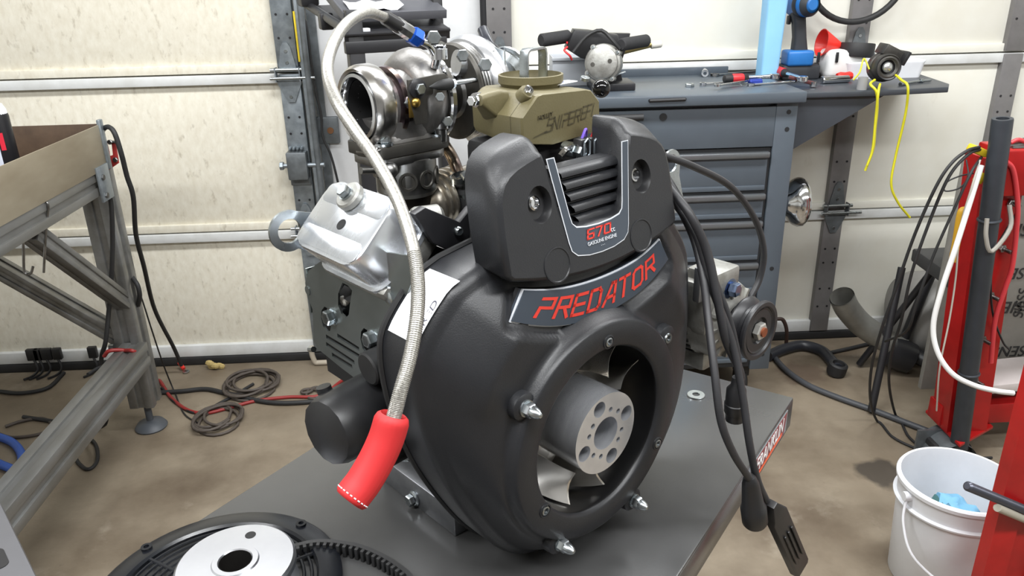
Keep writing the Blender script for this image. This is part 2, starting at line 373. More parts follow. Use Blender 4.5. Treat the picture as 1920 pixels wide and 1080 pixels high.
# thin black cable hanging on the post beside the left door
def cable(name, pts, r, m, label=None, cat='cable', group=None, sm=8, seg=8, parent=None):
    pts = smooth_path(pts, sm) if sm else pts
    pts = [V((p.x, p.y, max(p.z, r+.0005))) for p in map(V, pts)]
    b = MB(); b.tube(pts, r, seg); o = b.build(name, m, parent, 60)
    if label: tag(o, label, cat, group)
    return o
cable('thin_cable', [at_y(x, y, 2.955) for x, y in ((580, -40), (566, 20), (575, 50), (583, 110), (592, 170), (602, 215), (605, 255), (620, 290), (632, 335), (640, 380))]+[V((-.52, 2.95, .3)), V((-.5, 2.93, .006)), V((-.42, 2.9, .006))], .0045, black_rubber, 'thin black cable running down the white post beside the left door')
cable('power_cable', [at_y(x, y, 2.94) for x, y in ((830, 200), (833, 260), (836, 330), (834, 420))]+[V((-.14, 2.94, .3)), V((-.16, 2.93, .008)), V((-.3, 2.85, .008))], .008, black_rubber, 'black power cable hanging down the white post behind the turbocharger')
# hose loop hung on the right door
b = MB(); c = at_y(1612, -60, 2.93); R = .18
b.tube([c+V((R*math.cos(t)*1.0, 0, R*math.sin(t))) for t in [2*PI*i/48 for i in range(48)]], .011, 10, closed=True)
tag(b.build('hose_loop', black_rubber), 'round black rubber hose loop hanging against the right garage door', 'hose')

# ================================================================== ENGINE
ETH = math.radians(39.4); EC = V((.1355, .7844, .9957)); ZT = .80
EU_ = V((math.cos(ETH), math.sin(ETH), 0)); EY_ = V((-math.sin(ETH), math.cos(ETH), 0))
def hit(px, py, P0, n):
    d = ray(px, py); return CAM + d*((P0-CAM).dot(n)/d.dot(n))
def loc(P):
    d = P-EC; return V((d.dot(EU_), d.dot(EY_), d.z))
def ey(px, py, y): return loc(hit(px, py, EC+EY_*y, EY_))      # engine coordinates (u, y, z) on a plane of depth y
def eu(px, py, u): return loc(hit(px, py, EC+EU_*u, EU_))      # ... on a plane across the shaft
EM = Matrix.Translation((0, 0, EC.z-ZT))
def EB(): return MB(EM)
engine = empty('engine', (EC.x, EC.y, ZT), ETH)
tag(engine, 'black two-cylinder petrol engine with turbocharger standing on the dark grey cart table', 'engine')

shroud_m = mat('black_shroud_plastic', (30, 31, 34), .42, 0, (26, 27, 30), 40, .6, .12, 700)
slate = mat('slate_decal', (58, 66, 76), .4)
silver_line = mat('silver_print', (206, 210, 216), .35)
red_print = mat('red_print', (214, 58, 46), .5)
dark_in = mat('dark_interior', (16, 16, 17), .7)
plate_m = mat('zinc_sheet', (140, 146, 146), .33, .85, (112, 118, 116), 6, .8, rvar=.1)
polished = mat('polished_aluminium', (240, 244, 250), .27, .9, (222, 228, 236), 14, .5, rvar=.05, stretch=(1, 4, 1))
fan_m = mat('polished_fan_metal', (232, 230, 226), .17, .8, (206, 200, 190), 16, .5)
grey_bar = mat('mill_aluminium_bar', (158, 160, 164), .4, .9, (120, 122, 126), 20, .7)
tan = mat('tan_coating', (100, 93, 65), .5, .1, (93, 86, 59), 30, .6, .12, 400)
castiron = mat('cast_turbine_iron', (142, 140, 138), .42, .75, (112, 110, 107), 30, .7, .15, 260)
flange_m = mat('dark_flange_steel', (86, 84, 80), .5, .8, (66, 64, 60), 30, .7)
braid = mat('braided_steel_hose', (190, 188, 182), .38, .7, (120, 118, 112), 600, .8)
redsleeve = mat('red_silicone_sleeve', (184, 36, 38), .62, 0, (188, 36, 40), 60, .6)
blue_an = mat('blue_anodised', (36, 92, 204), .28, .6)
brass = mat('brass', (190, 158, 84), .32, 1)
heat_tint = mat('heat_tinted_steel', (168, 150, 120), .25, 1, (112, 96, 110), 18, .9, rvar=.05)

# ---- fan shroud -------------------------------------------------
ctrl = [(-.145, .232), (-.206, .176), (-.219, .145), (-.214, .08), (-.196, .01), (-.165, -.06), (-.118, -.14), (-.075, -.178), (-.02, -.189), (.04, -.189), (.1, -.182), (.178, -.145),
        (.232, -.07), (.245, .02), (.238, .12), (.225, .17), (.165, .236)]
outl = chaikin(ctrl, 2)
def rout(phi):
    d = V((math.cos(phi), math.sin(phi))); best = .2
    for i in range(len(outl)):
        a, b_ = V(outl[i]), V(outl[(i+1) % len(outl)]); e = b_-a
        det = d.x*(-e.y)+d.y*e.x
        if abs(det) < 1e-9: continue
        t = (a.x*(-e.y)+a.y*e.x)/det; s_ = (d.x*a.y-d.y*a.x)/det
        if t > 0 and -1e-6 <= s_ <= 1+1e-6: best = t
    return best
NS = 240
PH = [2*PI*i/NS for i in range(NS)]; RO = [rout(p) for p in PH]
YF = .0145                                  # depth of the front face round the ring
UC = .012; YB = .0215
_bl, _br, _tl, _tr, _tc, _bc = [ey(px, py, YB) for px, py in ((967, 603), (1258, 488), (995, 548), (1245, 455), (1098, 535), (1122, 589))]
BC = (_bl.x+_br.x+_tl.x+_tr.x)/4; BHB = (_br.x-_bl.x)/2; BHT = (_tr.x-_tl.x)/2; BZB = (_bl.z+_br.z)/2; BZT = (_tl.z+_tr.z)/2
def sstep(x): x = min(1, max(0, x)); return x*x*(3-2*x)
def recess(u, z):
    t = (u-BC)/BHB; zb = _bc.z+(BZB-_bc.z)*t*t-.0095
    half = BHB+.010-(z-BZB)*.55
    return .0105*sstep((z-zb+.006)/.006)*sstep((half-abs(u-BC)+.004)/.010)
rows = []
def lay(f): rows.append([(f(r)[0]*math.cos(p), f(r)[1], f(r)[0]*math.sin(p)) for p, r in zip(PH, RO)])
for ins, y in ((.001, .118), (0, .116), (0, .085), (0, .068), (.0015, .0625), (.005, .058), (.010, .0545)): lay(lambda r: (r-ins, y))
for k in range(29):
    s_ = 1-(k+1)/30; rw = []
    for p, r in zip(PH, RO):
        pd = math.degrees(p); w = max(math.exp(-((pd-134)/19)**6), math.exp(-((pd-40)/19)**6))
        fy = (1-w)*s_**1.8+w*min(1, max(0, (s_-.42)/.55))**1.15
        q = .1445+(r-.012-.1445)*s_; x_, z_ = q*math.cos(p), q*math.sin(p); rw.append((x_, YF+.0395*fy+recess(x_, z_)*(1-fy), z_))
    rows.append(rw)
for R, y in ((.1425, YF-.0005), (.140, YF-.004), (.138, .006), (.1365, .0015), (.134, 0), (.1085, 0), (.106, .0015), (.1045, .005)): lay(lambda r: (R, y))
b = EB(); b.grid(rows, cu=True); shroud = b.build('fan_shroud', shroud_m, engine, 50)
# rear gasket lip
b = EB(); b.tube([(r*1.004*math.cos(p), .1165, r*1.004*math.sin(p)) for p, r in zip(PH, RO)], .0035, 6, closed=True); b.build('rear_lip', black_rubber, shroud)
b = EB(); b.cyl((0, .104, 0), (0, .112, 0), .104, seg=48); b.build('inner_back_plate', dark_in, engine)
b = EB(); b.lathe([(.1045, .005), (.1035, .008), (.1045, .06), (.1045, .11)], (0, 0, 0), (0, 1, 0), 60); b.build('fan_tunnel', mat('tunnel_shade_black', (14, 14, 15), .3), engine)  # same plastic as the shroud, coloured blacker to stand in for shade inside
# mounting bosses, studs and screws
def nut(p, nm='acorn_nut'):
    b = EB(); x, y, z = p
    b.hexa((x, y, z), (0, -1, 0), .0085, .010); b.lathe([(.0068, .009), (.0066, .013), (.005, .018), (.0025, .0215), (0.0001, .022)], (x, y, z), (0, -1, 0), 16)
    b.cyl((x, y+.004, z), (x, y-.001, z), .0095, seg=20); return b.build(nm, zinc, shroud)
for (px, py, kind) in ((986, 765, 1), (1252, 634, 0), (1188, 938, 1), (1050, 1018, 1)):
    q = ey(px, py, .004)
    b = EB(); b.lathe([(.017, .03), (.0165, .01), (.0155, .002), (.0125, .0), (.0, .0)], (q.x, .004, q.z), (0, 1, 0), 24); b.build('mounting_boss', shroud_m, shroud)
    if kind: nut((q.x, .003, q.z))
    else:
        b = EB(); b.lathe([(.0035, .002), (.004, -.001), (.0062, -.001), (.0068, .001)], (q.x, .003, q.z), (0, 1, 0), 18); b.build('boss_screw', zinc, shroud)
for (px, py) in ((1141, 641), (1232, 831), (1022, 957)):
    q = ey(px, py, 0)
    b = EB(); b.lathe([(.009, .002), (.0085, -.001), (.0068, -.0016), (.0065, 0)], (q.x, 0, q.z), (0, 1, 0), 20); b.build('screw_boss', shroud_m, shroud)
    b = EB(); b.lathe([(.006, .001), (.0055, -.0012), (.0038, -.0016), (.0034, .001), (0, .001)], (q.x, -.0005, q.z), (0, 1, 0), 18); b.build('ring_screw', zinc, shroud)
# white data label on the upper left flank
b = EB(); rws = []
for i in range(9):
    ph = math.radians(125.5+ (142-125.5)*i/8); r = rout(ph)+.0012
    rws.append([(r*math.cos(ph), .058+.05*j/3, r*math.sin(ph)) for j in range(4)])
b.grid(rws); lab = b.build('data_label', mat('white_label', (238, 240, 244), .35), shroud, 60)
ph = math.radians(130); nrm = V((math.cos(ph-.3), 0, math.sin(ph-.3)))
b = EB(); r = rout(ph); tx = V((math.cos(ph), 0, math.sin(ph)))*(r+.0022)
pA = V((rout(math.radians(128))*math.cos(math.radians(128)), 0, rout(math.radians(128))*math.sin(math.radians(128)))); pB = V((rout(math.radians(142))*math.cos(math.radians(142)), 0, rout(math.radians(142))*math.sin(math.radians(142))))
dr = (pB-pA).normalized(); mid = (pA+pB)*.5
fn_ = frame(mid+V((0, .066, 0))+dr.cross(V((0, 1, 0))).normalized()*0, dr, V((0, -1, 0)).cross(V((0,0,0))) if False else V((0, 1, 0)))
nz = dr.cross(V((0, 1, 0))); sgn = 1 if nz.dot(mid) > 0 else -1
fn_ = frame(mid+V((0, .064, 0))+nz*sgn*.0035, dr, V((0, 1, 0))*1) if sgn > 0 else frame(mid+V((0, .064, 0))-nz*.0035, -dr, V((0, 1, 0)))
b.add(text_bm('RED', .011, fn_, .0003, .2, 1.4)); b.build('label_print', mat('dark_print', (70, 70, 84), .5), lab, 0)

# ---- badge with the arched name ---------------------------------
def bad(t, s, y=YB, g=0):
    tw = BHB*(1-s)+BHT*s+g
    z = (_bc.z+(BZB-_bc.z)*t*t)*(1-s)+(_tc.z+(BZT-_tc.z)*t*t)*s + (g*(2*s-1))
    return V((BC+tw*t, y+.02*max(0, abs(t)-.45)**1.6, z))
NB = 30
def arcplate(y0, y1, g):
    rw = []
    tt = [-1+2*i/NB for i in range(NB+1)]
    rw.append([bad(t, 0, y1, g) for t in tt]); rw.append([bad(t, 0, y0, g) for t in tt]); rw.append([bad(t, 1, y0, g) for t in tt]); rw.append([bad(t, 1, y1, g) for t in tt])
    b = EB(); b.grid(rw, cv=True)
    for k in (0, NB): b.grid([[rw[0][k], rw[1][k]], [rw[3][k], rw[2][k]]])
    return b
badge = arcplate(YB, YB+.002, .0026).build('name_badge', silver_line, shroud, 30)
arcplate(YB+.0012, .034, .001).build('badge_pad', shroud_m, badge, 40)
arcplate(YB-.0018, .028, 0.0012).build('badge_face', slate, badge, 30)
b = EB(); map_strokes(b, 'PREDATOR', lambda x, y: bad(-.8+1.6*x+.045*(y-.5), .22+.56*y, YB-.0024), 5.8, 1.0); b.build('badge_lettering', red_print, badge, 0)
# ---- upper cover --------------------------------------------------
def lean(z, y): return y+(z-.21)*.2
def U(du, z, y): return V((UC+du, lean(z, y), z))
ctop = []
arcb = [(-.13+.26*i/16, .1965+.0185*((-1+i/8)**2)) for i in range(17)]
co = arcb+[(.136, .222), (.136, .26), (.134, .288), (.131, .302), (.125, .312), (.116, .3195), (.104, .325), (.090, .329), (.075, .3325), (.0695, .3325), (.0655, .330), (.062, .318), (.052, .268), (.046, .254), (.036, .248),
           (-.036, .248), (-.046, .254), (-.052, .268), (-.062, .318), (-.0655, .330), (-.0695, .3325), (-.075, .3325), (-.090, .329), (-.104, .325), (-.116, .3195), (-.125, .312), (-.131, .302), (-.134, .288), (-.136, .26), (-.136, .222)]
def offs(p, d):
    out = []; n = len(p)
    for i in range(n):
        a, c_, e = V(p[i-1]), V(p[i]), V(p[(i+1) % n]); t = (e-a).normalized(); nn = V((t.y, -t.x)); out.append(tuple(c_-nn*d))
    return out
holes = [circle(.0165, 24, -.08, .282, ry=.019), circle(.0165, 24, .08, .282, ry=.019)]
def cover_layer(ins, y, lift):
    p = offs(co, ins)
    return [U(q[0], q[1]+lift*min(1, max(0, (q[1]-.27)/.045)), y) for q in p]
b = EB()
ls = [cover_layer(.005, .018, 0), cover_layer(.0018, .0195, 0), cover_layer(0, .024, 0), cover_layer(0, .028, .005), cover_layer(0, .036, .012), cover_layer(.001, .042, .0145), cover_layer(.002, .070, .0145)]
b.grid(ls, cu=True)
t = bmesh.new(); eds = []
for lp in [[U(q[0], q[1], .018) for q in offs(co, .005)]]+[[U(q[0], q[1], .018) for q in h] for h in holes]:
    vv = [t.verts.new(p) for p in lp]; eds += [t.edges.new((vv[i], vv[(i+1) % len(vv)])) for i in range(len(vv))]
bmesh.ops.triangle_fill(t, use_beauty=True, edges=eds); b.add(t)
cover = b.build('top_cover', shroud_m, engine, 62)
for sx in (-1, 1):
    b = EB(); rws = []
    for (k, dy) in ((1.0, 0), (.94, .0025), (.88, .010), (.5, .011), (.05, .011)):
        rws.append([U(sx*.08+.0165*k*math.cos(a), .282+.019*k*math.sin(a), .018+dy) for a in PH[::10]])
    b.grid(rws, cu=True); rc = b.build('screw_recess', black_plastic, cover, 40)
    p = U(sx*.08, .282, .0275); b = EB()
    b.lathe([(.0078, .003), (.0076, -.0015), (.0055, -.0025), (.0045, .001), (0, .001)] if sx < 0 else [(.0078, .003), (.0076, -.0015), (.0058, -.002), (.0052, .004)], p, (0, 1, -.2), 20); b.build('recess_screw', chrome, rc)
    p = U(sx*.068, .2175, .0178); b = EB(); b.lathe([(.0195, .001), (.0192, -.0006), (.0178, -.0008), (.017, .0002), (0, .0002)], p, (0, 1, -.2), 32); b.build('round_plug', shroud_m, cover)
# U-shaped trim with the displacement print
def utrim(g, y0):
    o_ = [(.0625+g, .324+g*.6), (.047+g, .236), (.0445+g*.8, .227-g*.5), (.037+g*.4, .221-g), (.02, .2175-g), (0, .2165-g)]
    i_ = [(.0535-g, .324+g*.6), (.0425-g, .262), (.0405-g, .2545), (.0345-g*.5, .249+g), (.02, .2465+g), (0, .2455+g)]
    o_ = [(-x, z) for x, z in o_]+[(x, z) for x, z in o_[-2::-1]]; i_ = [(-x, z) for x, z in i_]+[(x, z) for x, z in i_[-2::-1]]
    b = EB(); b.grid([[U(x, z, y0) for x, z in o_], [U(x, z, y0) for x, z in i_]]); return b
trim = utrim(.0014, .0172).build('trim_border', silver_line, cover, 0)
utrim(0, .0167).build('trim_panel', slate, trim, 0)
FT = frame(U(0, .235, .0158), (1, 0, 0), (0, .2, 1))
b = EB(); map_strokes(b, '670', lambda x, y: FT @ V((-.021+.036*x+.002*y, -.001+.0095*y, 0)), 5.8, 1.1); b.build('displacement_number', red_print, trim, 0)
b = EB(); b.add(text_bm('cc', .008, frame(U(.0195, .236, .0156), (1, 0, 0), (0, .2, 1)), .0002)); b.add(text_bm('GASOLINE ENGINE', .0055, frame(U(.001, .2285, .0156), (1, 0, 0), (0, .2, 1)), .0002, 0, 1.0)); b.add(text_bm('- - -', .004, frame(U(.001, .2235, .0156), (1, 0, 0), (0, .2, 1)), .0002)); b.build('small_print', silver_line, trim, 0)
# ribbed grille set back in the notch
GY = .058
g0, g1, g2, g3 = ey(1056, 314, GY), ey(1165, 287, GY), ey(1084, 408, GY), ey(1172, 382, GY)
gz1 = (g0.z+g1.z)/2; gz0 = (g2.z+g3.z)/2-.012
def GP(f, z, y=GY): k = (z-gz0)/(gz1-gz0); l = g2.x+(g0.x-g2.x)*k-.016; r = g3.x+(g1.x-g3.x)*k+.016; return V((l+(r-l)*f, y+(z-gz1)*.2, z))
b = EB(); b.grid([[GP(0, gz1, GY+.02), GP(1, gz1, GY+.02)], [GP(0, gz1, GY+.003), GP(1, gz1, GY+.003)], [GP(0, gz1-.006), GP(1, gz1-.006)], [GP(0, gz0), GP(1, gz0)]]); gr = b.build('grille', shroud_m, cover, 30)
for k in range(5):
    z = gz1-.005-k*.0128
    b = EB(); b.grid([[GP(0, z+.0052, GY+.001), GP(1, z+.0052, GY+.001)], [GP(.01, z+.0046, GY-.005), GP(.99, z+.0046, GY-.005)], [GP(.02, z+.001, GY-.0078), GP(.98, z+.001, GY-.0078)], [GP(.02, z-.003, GY-.0075), GP(.98, z-.003, GY-.0075)], [GP(.01, z-.0052, GY-.004), GP(.99, z-.0052, GY-.004)], [GP(0, z-.006, GY+.002), GP(1, z-.006, GY+.002)]]); b.build('rib', shroud_m, gr, 50)
z0 = gz1-.005-5*.0128
b = EB(); b.grid([[GP(.0, z0+.006, GY), GP(1, z0+.006, GY)], [GP(.03, z0+.003, GY-.007), GP(.97, z0+.003, GY-.007)], [GP(.05, z0-.014, GY-.008), GP(.95, z0-.014, GY-.008)], [GP(.05, z0-.024, GY), GP(.95, z0-.024, GY)]]); b.build('grille_base', shroud_m, gr, 50)

# ---- flywheel hub and fan blades ---------------------------------
hubF = frame((0, .07, 0), (1, 0, 0), (0, 0, 1))      # plate z axis points to the front (-y)
big = [circle(.0098, 18, .038*math.cos(a), .038*math.sin(a)) for a in [math.radians(d) for d in (18, 108, 198, 288)]]
sml = [circle(.0034, 10, .0295*math.cos(a), .0295*math.sin(a)) for a in [math.radians(d) for d in (45, 75, 140, 165, 225, 255, 320, 345)]]
b = EB(); b.plate(circle(.051, 64), [circle(.0205, 36)]+big+sml, hubF, .074, .0); hub = b.build('flywheel_hub', mat('turned_aluminium', (222, 224, 228), .24, .8, (190, 192, 198), 40, .6, stretch=(1, 6, 1)), engine, 40)
b = EB(); b.cyl((0, .062, 0), (0, .066, 0), .05, seg=40); b.build('bore_floor', steel, hub)
b = EB(); b.lathe([(.04, .064), (.06, .066), (.085, .078), (.097, .085), (.1, .095), (.04, .1)], (0, 0, 0), (0, 1, 0), 48); fly = b.build('flywheel', fan_m, engine, 40)
for d in (48, 16, -128, -92):
    a0 = math.radians(d); rws = []
    for i in range(6):
        rr_ = .060+.041*i/5; rws.append([])
        for j in range(8):
            q = j/7; aa = a0+math.radians(-13+24*q)+.10*(i/5)
            rws[-1].append(V((rr_*math.cos(aa), .082-.062*q**.6+.006*math.sin(PI*i/5), rr_*math.sin(aa))))
    t0 = [[p+V((-.0024*math.sin(a0), -.0008, .0024*math.cos(a0))) for p in r_] for r_ in rws]
    b = EB(); b.grid(rws); b.grid(t0)
    for s_ in (0, -1): b.grid([[r_[s_] for r_ in rws], [r_[s_] for r_ in t0]]); b.grid([rws[s_], t0[s_]])
    b.build('fan_blade', fan_m, fly, 50)

# ---- crankcase, cylinders ----------------------------------------
S2 = 2**-.5
block_m = mat('grey_crankcase', (104, 104, 102), .5, .7, (78, 78, 76), 30, .7)
b = EB(); b.box((.02, .27, -.03), (.20, .29, .20), bevel=.015); b.box((.02, .25, -.142), (.17, .22, .03), bevel=.006); b.box((.02, .25, .08), (.16, .22, .1), bevel=.02); b.build('crankcase', block_m, engine)
for sx in (-1, 1):
    a_ = V((sx*S2, 0, S2)); bx = V((-sx*S2, 0, S2)); yc = .205 if sx < 0 else .235
    rot = Matrix(((a_.x, 0, bx.x, 0), (0, 1, 0, 0), (a_.z, 0, bx.z, 0), (0, 0, 0, 1)))
    b = EB()
    for k in range(9): b.box(a_*(.115+.014*k)+V((0, yc, 0))+bx*.028, (.004, .125, .10), rot)
    b.box(a_*.16+V((0, yc, 0))+bx*.028, (.13, .085, .075), rot); b.build('cylinder', mat('dark_cylinder', (52, 52, 52), .5, .5), engine)
    b = EB(); b.box(a_*.258+V((0, yc, 0))+bx*.041, (.03, .135, .094), rot, bevel=.008); b.build('cylinder_head', cast, engine)
    # polished valve cover
    X = V((0, 1, 0)); Y = a_.cross(X); o0 = V((0, yc, 0))+bx*.043
    b = EB(); Fv = frame(o0, X, Y)
    def rl(w, h, r, a): return [Fv @ V((p[0], p[1], a)) for p in rrect(w, h, r, 6)]
    b.grid([rl(.140, .098, .026, .268), rl(.140, .098, .026, .274), rl(.132, .090, .024, .2745), rl(.130, .088, .024, .300), rl(.1295, .0875, .024, .316), rl(.127, .085, .023, .3195), rl(.123, .081, .022, .3205)], cu=True, cap0=True, cap1=True)
    vc = b.build('valve_cover', polished, engine, 30)
    if sx < 0:
        # raised machined bands across the face
        for (w, yv, h) in ((.119, -.026, .023), (.119, .027, .023)):
            b = EB(); b.plate(rrect(w, h, .004 if abs(yv) < .02 else .008, 4, 0, yv), [], frame(Fv @ V((0, 0, .3204)), X, Y), .0008, .0003); b.build('raised_band', polished, vc, 30)
        q = Fv @ V((.004, -.027, .321))
        b = EB(); b.cyl(q, q+a_*.010, .0165, seg=40, bev=.002); cap = b.build('oil_filler_cap', cast, vc)
        b = EB(); b.cyl(q+a_*.009, q+a_*.0125, .0085, seg=24); b.hexa(q+a_*.012, a_, .0075, .007); b.build('filler_plug', zinc, cap)
        q = Fv @ V((-.003, .004, .3212))
        b = EB(); b.lathe([(.0066, -.0008), (.0062, .0), (.0001, .0)], q, a_, 20); b.build('hole_shade_disc', dark_in, vc)  # dark disc laid on the face, painting the shade of a hole

# ---- left side plate ----------------------------------------------
UP_ = -.185
def sp(px, py):
    q = eu(px, py, UP_); return (q.y, q.z)
outer = [sp(*p) for p in ((640, 470), (598, 492), (578, 508), (572, 530), (576, 556), (586, 580), (588, 640), (597, 655), (640, 690), (700, 735), (716, 760), (742, 785), (738, 700), (733, 620), (740, 596), (760, 560), (775, 520), (770, 480), (700, 470))]
hl = [[sp(*p) for p in ((642, 530), (652, 535), (660, 545), (656, 572), (654, 590), (648, 596), (640, 588), (634, 572), (634, 550))],
      [sp(*p) for p in ((608, 575), (614, 578), (620, 590), (622, 604), (619, 620), (614, 622), (606, 612), (602, 596), (603, 582))],
      [sp(*p) for p in ((682, 615), (690, 620), (697, 634), (699, 650), (696, 662), (688, 664), (680, 654), (676, 636), (677, 622))],
      [sp(*p) for p in ((713, 613), (719, 612), (723, 622), (722, 634), (716, 634), (711, 626))]]
for (x0, y0, x1, y1) in ((632, 625, 673, 651), (611, 627, 680, 668), (611, 641, 664, 676), (622, 661, 660, 684)):
    hl.append([sp(*p) for p in ((x0, y0), (x1, y1), (x1+1, y1+7.5), (x0+1, y0+7.5))])
b = EB(); b.plate(outer, hl, frame((UP_, 0, 0), (0, 1, 0), (0, 0, 1)), .0025); plate = b.build('side_cooling_plate', plate_m, engine, 20)
b = EB(); b.box((UP_+.02, (sp(640, 600)[0]), .09), (.004, .17, .15)); b.build('slot_shade_panel', dark_in, plate)  # added dark sheet that makes the plate slots look shaded
b = EB(); q0 = sp(575, 520); q1 = sp(586, 585); b.box((UP_+.012, (q0[0]+q1[0])/2+.004, (q0[1]+q1[1])/2+.004), (.024, .003, .06), bevel=.001); q = eu(576, 545, UP_-.001); b.cyl(q, q+V((.006, 0, 0)), .006, seg=16); b.build('bent_tab', plate_m, plate)
for (px, py) in ((609, 598), (685, 640)):
    q = eu(px, py, UP_-.010); b = EB(); b.hexa(q, (1, .0, 0), .0095, .010); b.cyl(q+V((.009, 0, 0)), q+V((.012, 0, 0)), .0115, seg=24); b.cyl(q, q+V((.04, 0, 0)), .006); b.build('hex_bolt', zinc, plate)
q = eu(727, 560, UP_-.004); b = EB(); b.hexa(q, (1, 0, 0), .008, .006); b.cyl(q+V((.005, 0, 0)), q+V((.007, 0, 0)), .0105, seg=20); b.build('flange_bolt', zinc, plate)
q = eu(648, 562, UP_+.012); b = EB(); b.lathe([(.0045, -.006), (.0065, -.004), (.0065, 0), (.0055, .001), (.0065, .004), (.0065, .01), (.008, .012), (.008, .03)], q, (1, 0, .3), 18, True, True); b.build('spark_plug', mat('white_ceramic', (226, 224, 216), .35), plate)
b = EB(); b.tube([eu(588, 655, UP_), eu(581, 655, UP_)], .004, 8); q = eu(586, 654, UP_-.002); b.build('plate_stud', zinc, plate)
q = eu(688, 693, UP_-.022); b = EB(); b.lathe([(0, 0), (.0175, 0), (.0195, .002), (.0195, .026)], q, (1, 0, .08), 32); b.build('round_rubber_cap', black_rubber, plate)
q = eu(692, 748, UP_-.004); b = EB(); b.box(q+V((0, .0, 0)), (.003, .026, .036), bevel=.001); b.box(q+V((.012, -.013, .004)), (.024, .003, .03), bevel=.001); b.build('lower_bracket', plate_m, plate)
q = eu(689, 752, UP_-.0065); b = EB(); b.lathe([(.002, -.001), (.0035, -.0005), (.004, .001)], q, (1, 0, 0), 14); b.build('bracket_rivet', zinc, plate)

# ---- oil filter and sender ----------------------------------------
fc = eu(606, 815, -.265); fd = V((1, .16, .0)).normalized()
b = EB(); b.lathe([(0, -.001), (.030, 0), (.0375, .004), (.0405, .012), (.0415, .03), (.0415, .085), (.038, .09), (.038, .13)], fc, fd, 14, x=V((0, .2, 1))); b.build('oil_filter', black_plastic, engine, 28)
q = eu(612, 742, -.24); b = EB(); b.lathe([(.006, .012), (.0085, .012), (.0085, .004), (.0065, .003), (.0085, 0), (.0085, -.006), (.006, -.008), (.006, -.03)], q, (-.1, .2, 1), 16, True, True); b.build('oil_sender', black_plastic, engine)
b = EB(); q = ey(722, 866, .12); q2 = ey(757, 848, .17); b.cyl(q, q2, .0085, seg=16); b.build('drain_hose_stub', black_rubber, engine)
b = EB(); b.hexa(q2, q2-q, .013, .012); b.cyl(q2+(q2-q).normalized()*.01, q2+(q2-q).normalized()*.06, .009); b.build('drain_fitting', zinc, engine)
# ---- mounting bars under the engine --------------------------------
for ux in (-.098, .115):
    b = EB(); b.box((ux+.012, .257, -.1957+.0205), (.025, .178, .041), bevel=.0015); bar = b.build('mounting_bar', grey_bar, engine)
    if ux < 0:
        q = eu(777, 934, ux-.001); b = EB(); b.lathe([(.0115, 0), (.0115, -.002), (.0085, -.0035)], q, (1, 0, 0), 24, True); b.hexa(q+V((-.003, 0, 0)), (-1, 0, 0), .0085, .009); b.build('bar_bolt', zinc, bar)
# ---- lifting eyes ---------------------------------------------------
q = ey(540, 432, .285)
b = EB(); b.plate(circle(.024, 28)[5:24]+[(.075, -.045), (.09, -.02), (.03, .018)], [circle(.0142, 24)], frame(q, (1, 0, -.12), (0.12, 0, 1)), .004); b.build('lifting_eye', zinc, engine, 30)
q = ey(1256, 306, .12)
b = EB(); b.plate(circle(.019, 28)[0:15]+[(-.019, -.03), (-.005, -.07), (.03, -.075), (.034, -.062), (.019, -.02)], [circle(.0125, 24)], frame(q, (1, 0, 0), (0, 0, 1)), .003); b.build('lifting_eye', zinc, engine, 30)
# black bracket behind the cover
b = EB(); q = [ey(870, 388, .135), ey(870, 478, .135), ey(800, 450, .15), ey(770, 408, .17), ey(800, 395, .165)]
b.plate([(p.x, p.z) for p in (ey(872, 385, .14), ey(868, 482, .14), ey(800, 452, .14), ey(765, 398, .14), ey(785, 385, .14), ey(850, 412, .14))], [], frame((0, .14, 0), (1, 0, 0), (0, 0, 1)), .012, .002); brk = b.build('rear_bracket', black_metal, engine)
q = ey(861, 434, .125); b = EB(); b.lathe([(0, -.003), (.004, -.002), (.0055, 0), (.0055, .003)], q, (0, 1, 0), 16); b.build('bracket_screw', zinc, brk)
b = EB(); p0, p1 = ey(800, 425, .17), ey(830, 437, .15); b.cyl(p0, p1, .0095, seg=16); b.build('breather_tube', mat('olive_zinc', (150, 156, 140), .4, .6), engine)
b = EB(); b.lathe([(.02, 0), (.022, .004), (.022, .03), (.018, .034)], ey(775, 425, .185), V((1, -.4, 0)), 20, True, True); b.build('intake_elbow', cast, engine)

# ---- turbocharger (axis along the crank-case width) ----------------
TY = .35; tc_ = ey(679, 200, TY); TZ = tc_.z
turbo = EB()
tx0 = tc_.x-.004            # outlet face
# turbine housing: outlet pipe, scroll and foot in one casting
prof = [(.0385, .012), (.0385, .035), (.036, .045), (.037, .055), (.044, .066), (.050, .08), (.0505, .092), (.047, .104), (.038, .110), (.028, .112)]
turbo.lathe(prof, (tx0, TY, TZ), (1, 0, 0), 40)
sc = []
for i in range(30):
    a = -.5*PI + 2*PI*i/29*0.93; rr_ = .033-.010*i/29
    sc.append((V((tx0+.086, TY+(.036-.004*i/29)*math.cos(a), TZ+.004+(.036-.004*i/29)*math.sin(a))), rr_))
rows = []
for i, (c, r) in enumerate(sc):
    a = -.5*PI + 2*PI*i/29*.93; rd = V((0, math.cos(a), math.sin(a)))
    rows.append([c+V((1, 0, 0))*(r*math.cos(t))*.95+rd*(r*math.sin(t)) for t in [2*PI*k/16 for k in range(16)]])
turbo.grid(rows, cu=True, cap0=True, cap1=True)
# foot down to the flange
fz = ey(745, 262, TY-.03).z; FX = ey(748, 270, TY).x
rows = []
for (z, w, d) in ((TZ-.02, .074, .075), (TZ-.045, .066, .066), (fz+.014, .062, .056), (fz+.004, .074, .066), (fz-.004, .076, .068)):
    rows.append([V((FX+p[0], TY+p[1], z)) for p in rrect(w, d, .016, 4)])
turbo.grid(rows, cu=True, cap0=True, cap1=True)
turbo = turbo.build('turbocharger', castiron, engine, 45, label='grey cast turbocharger')
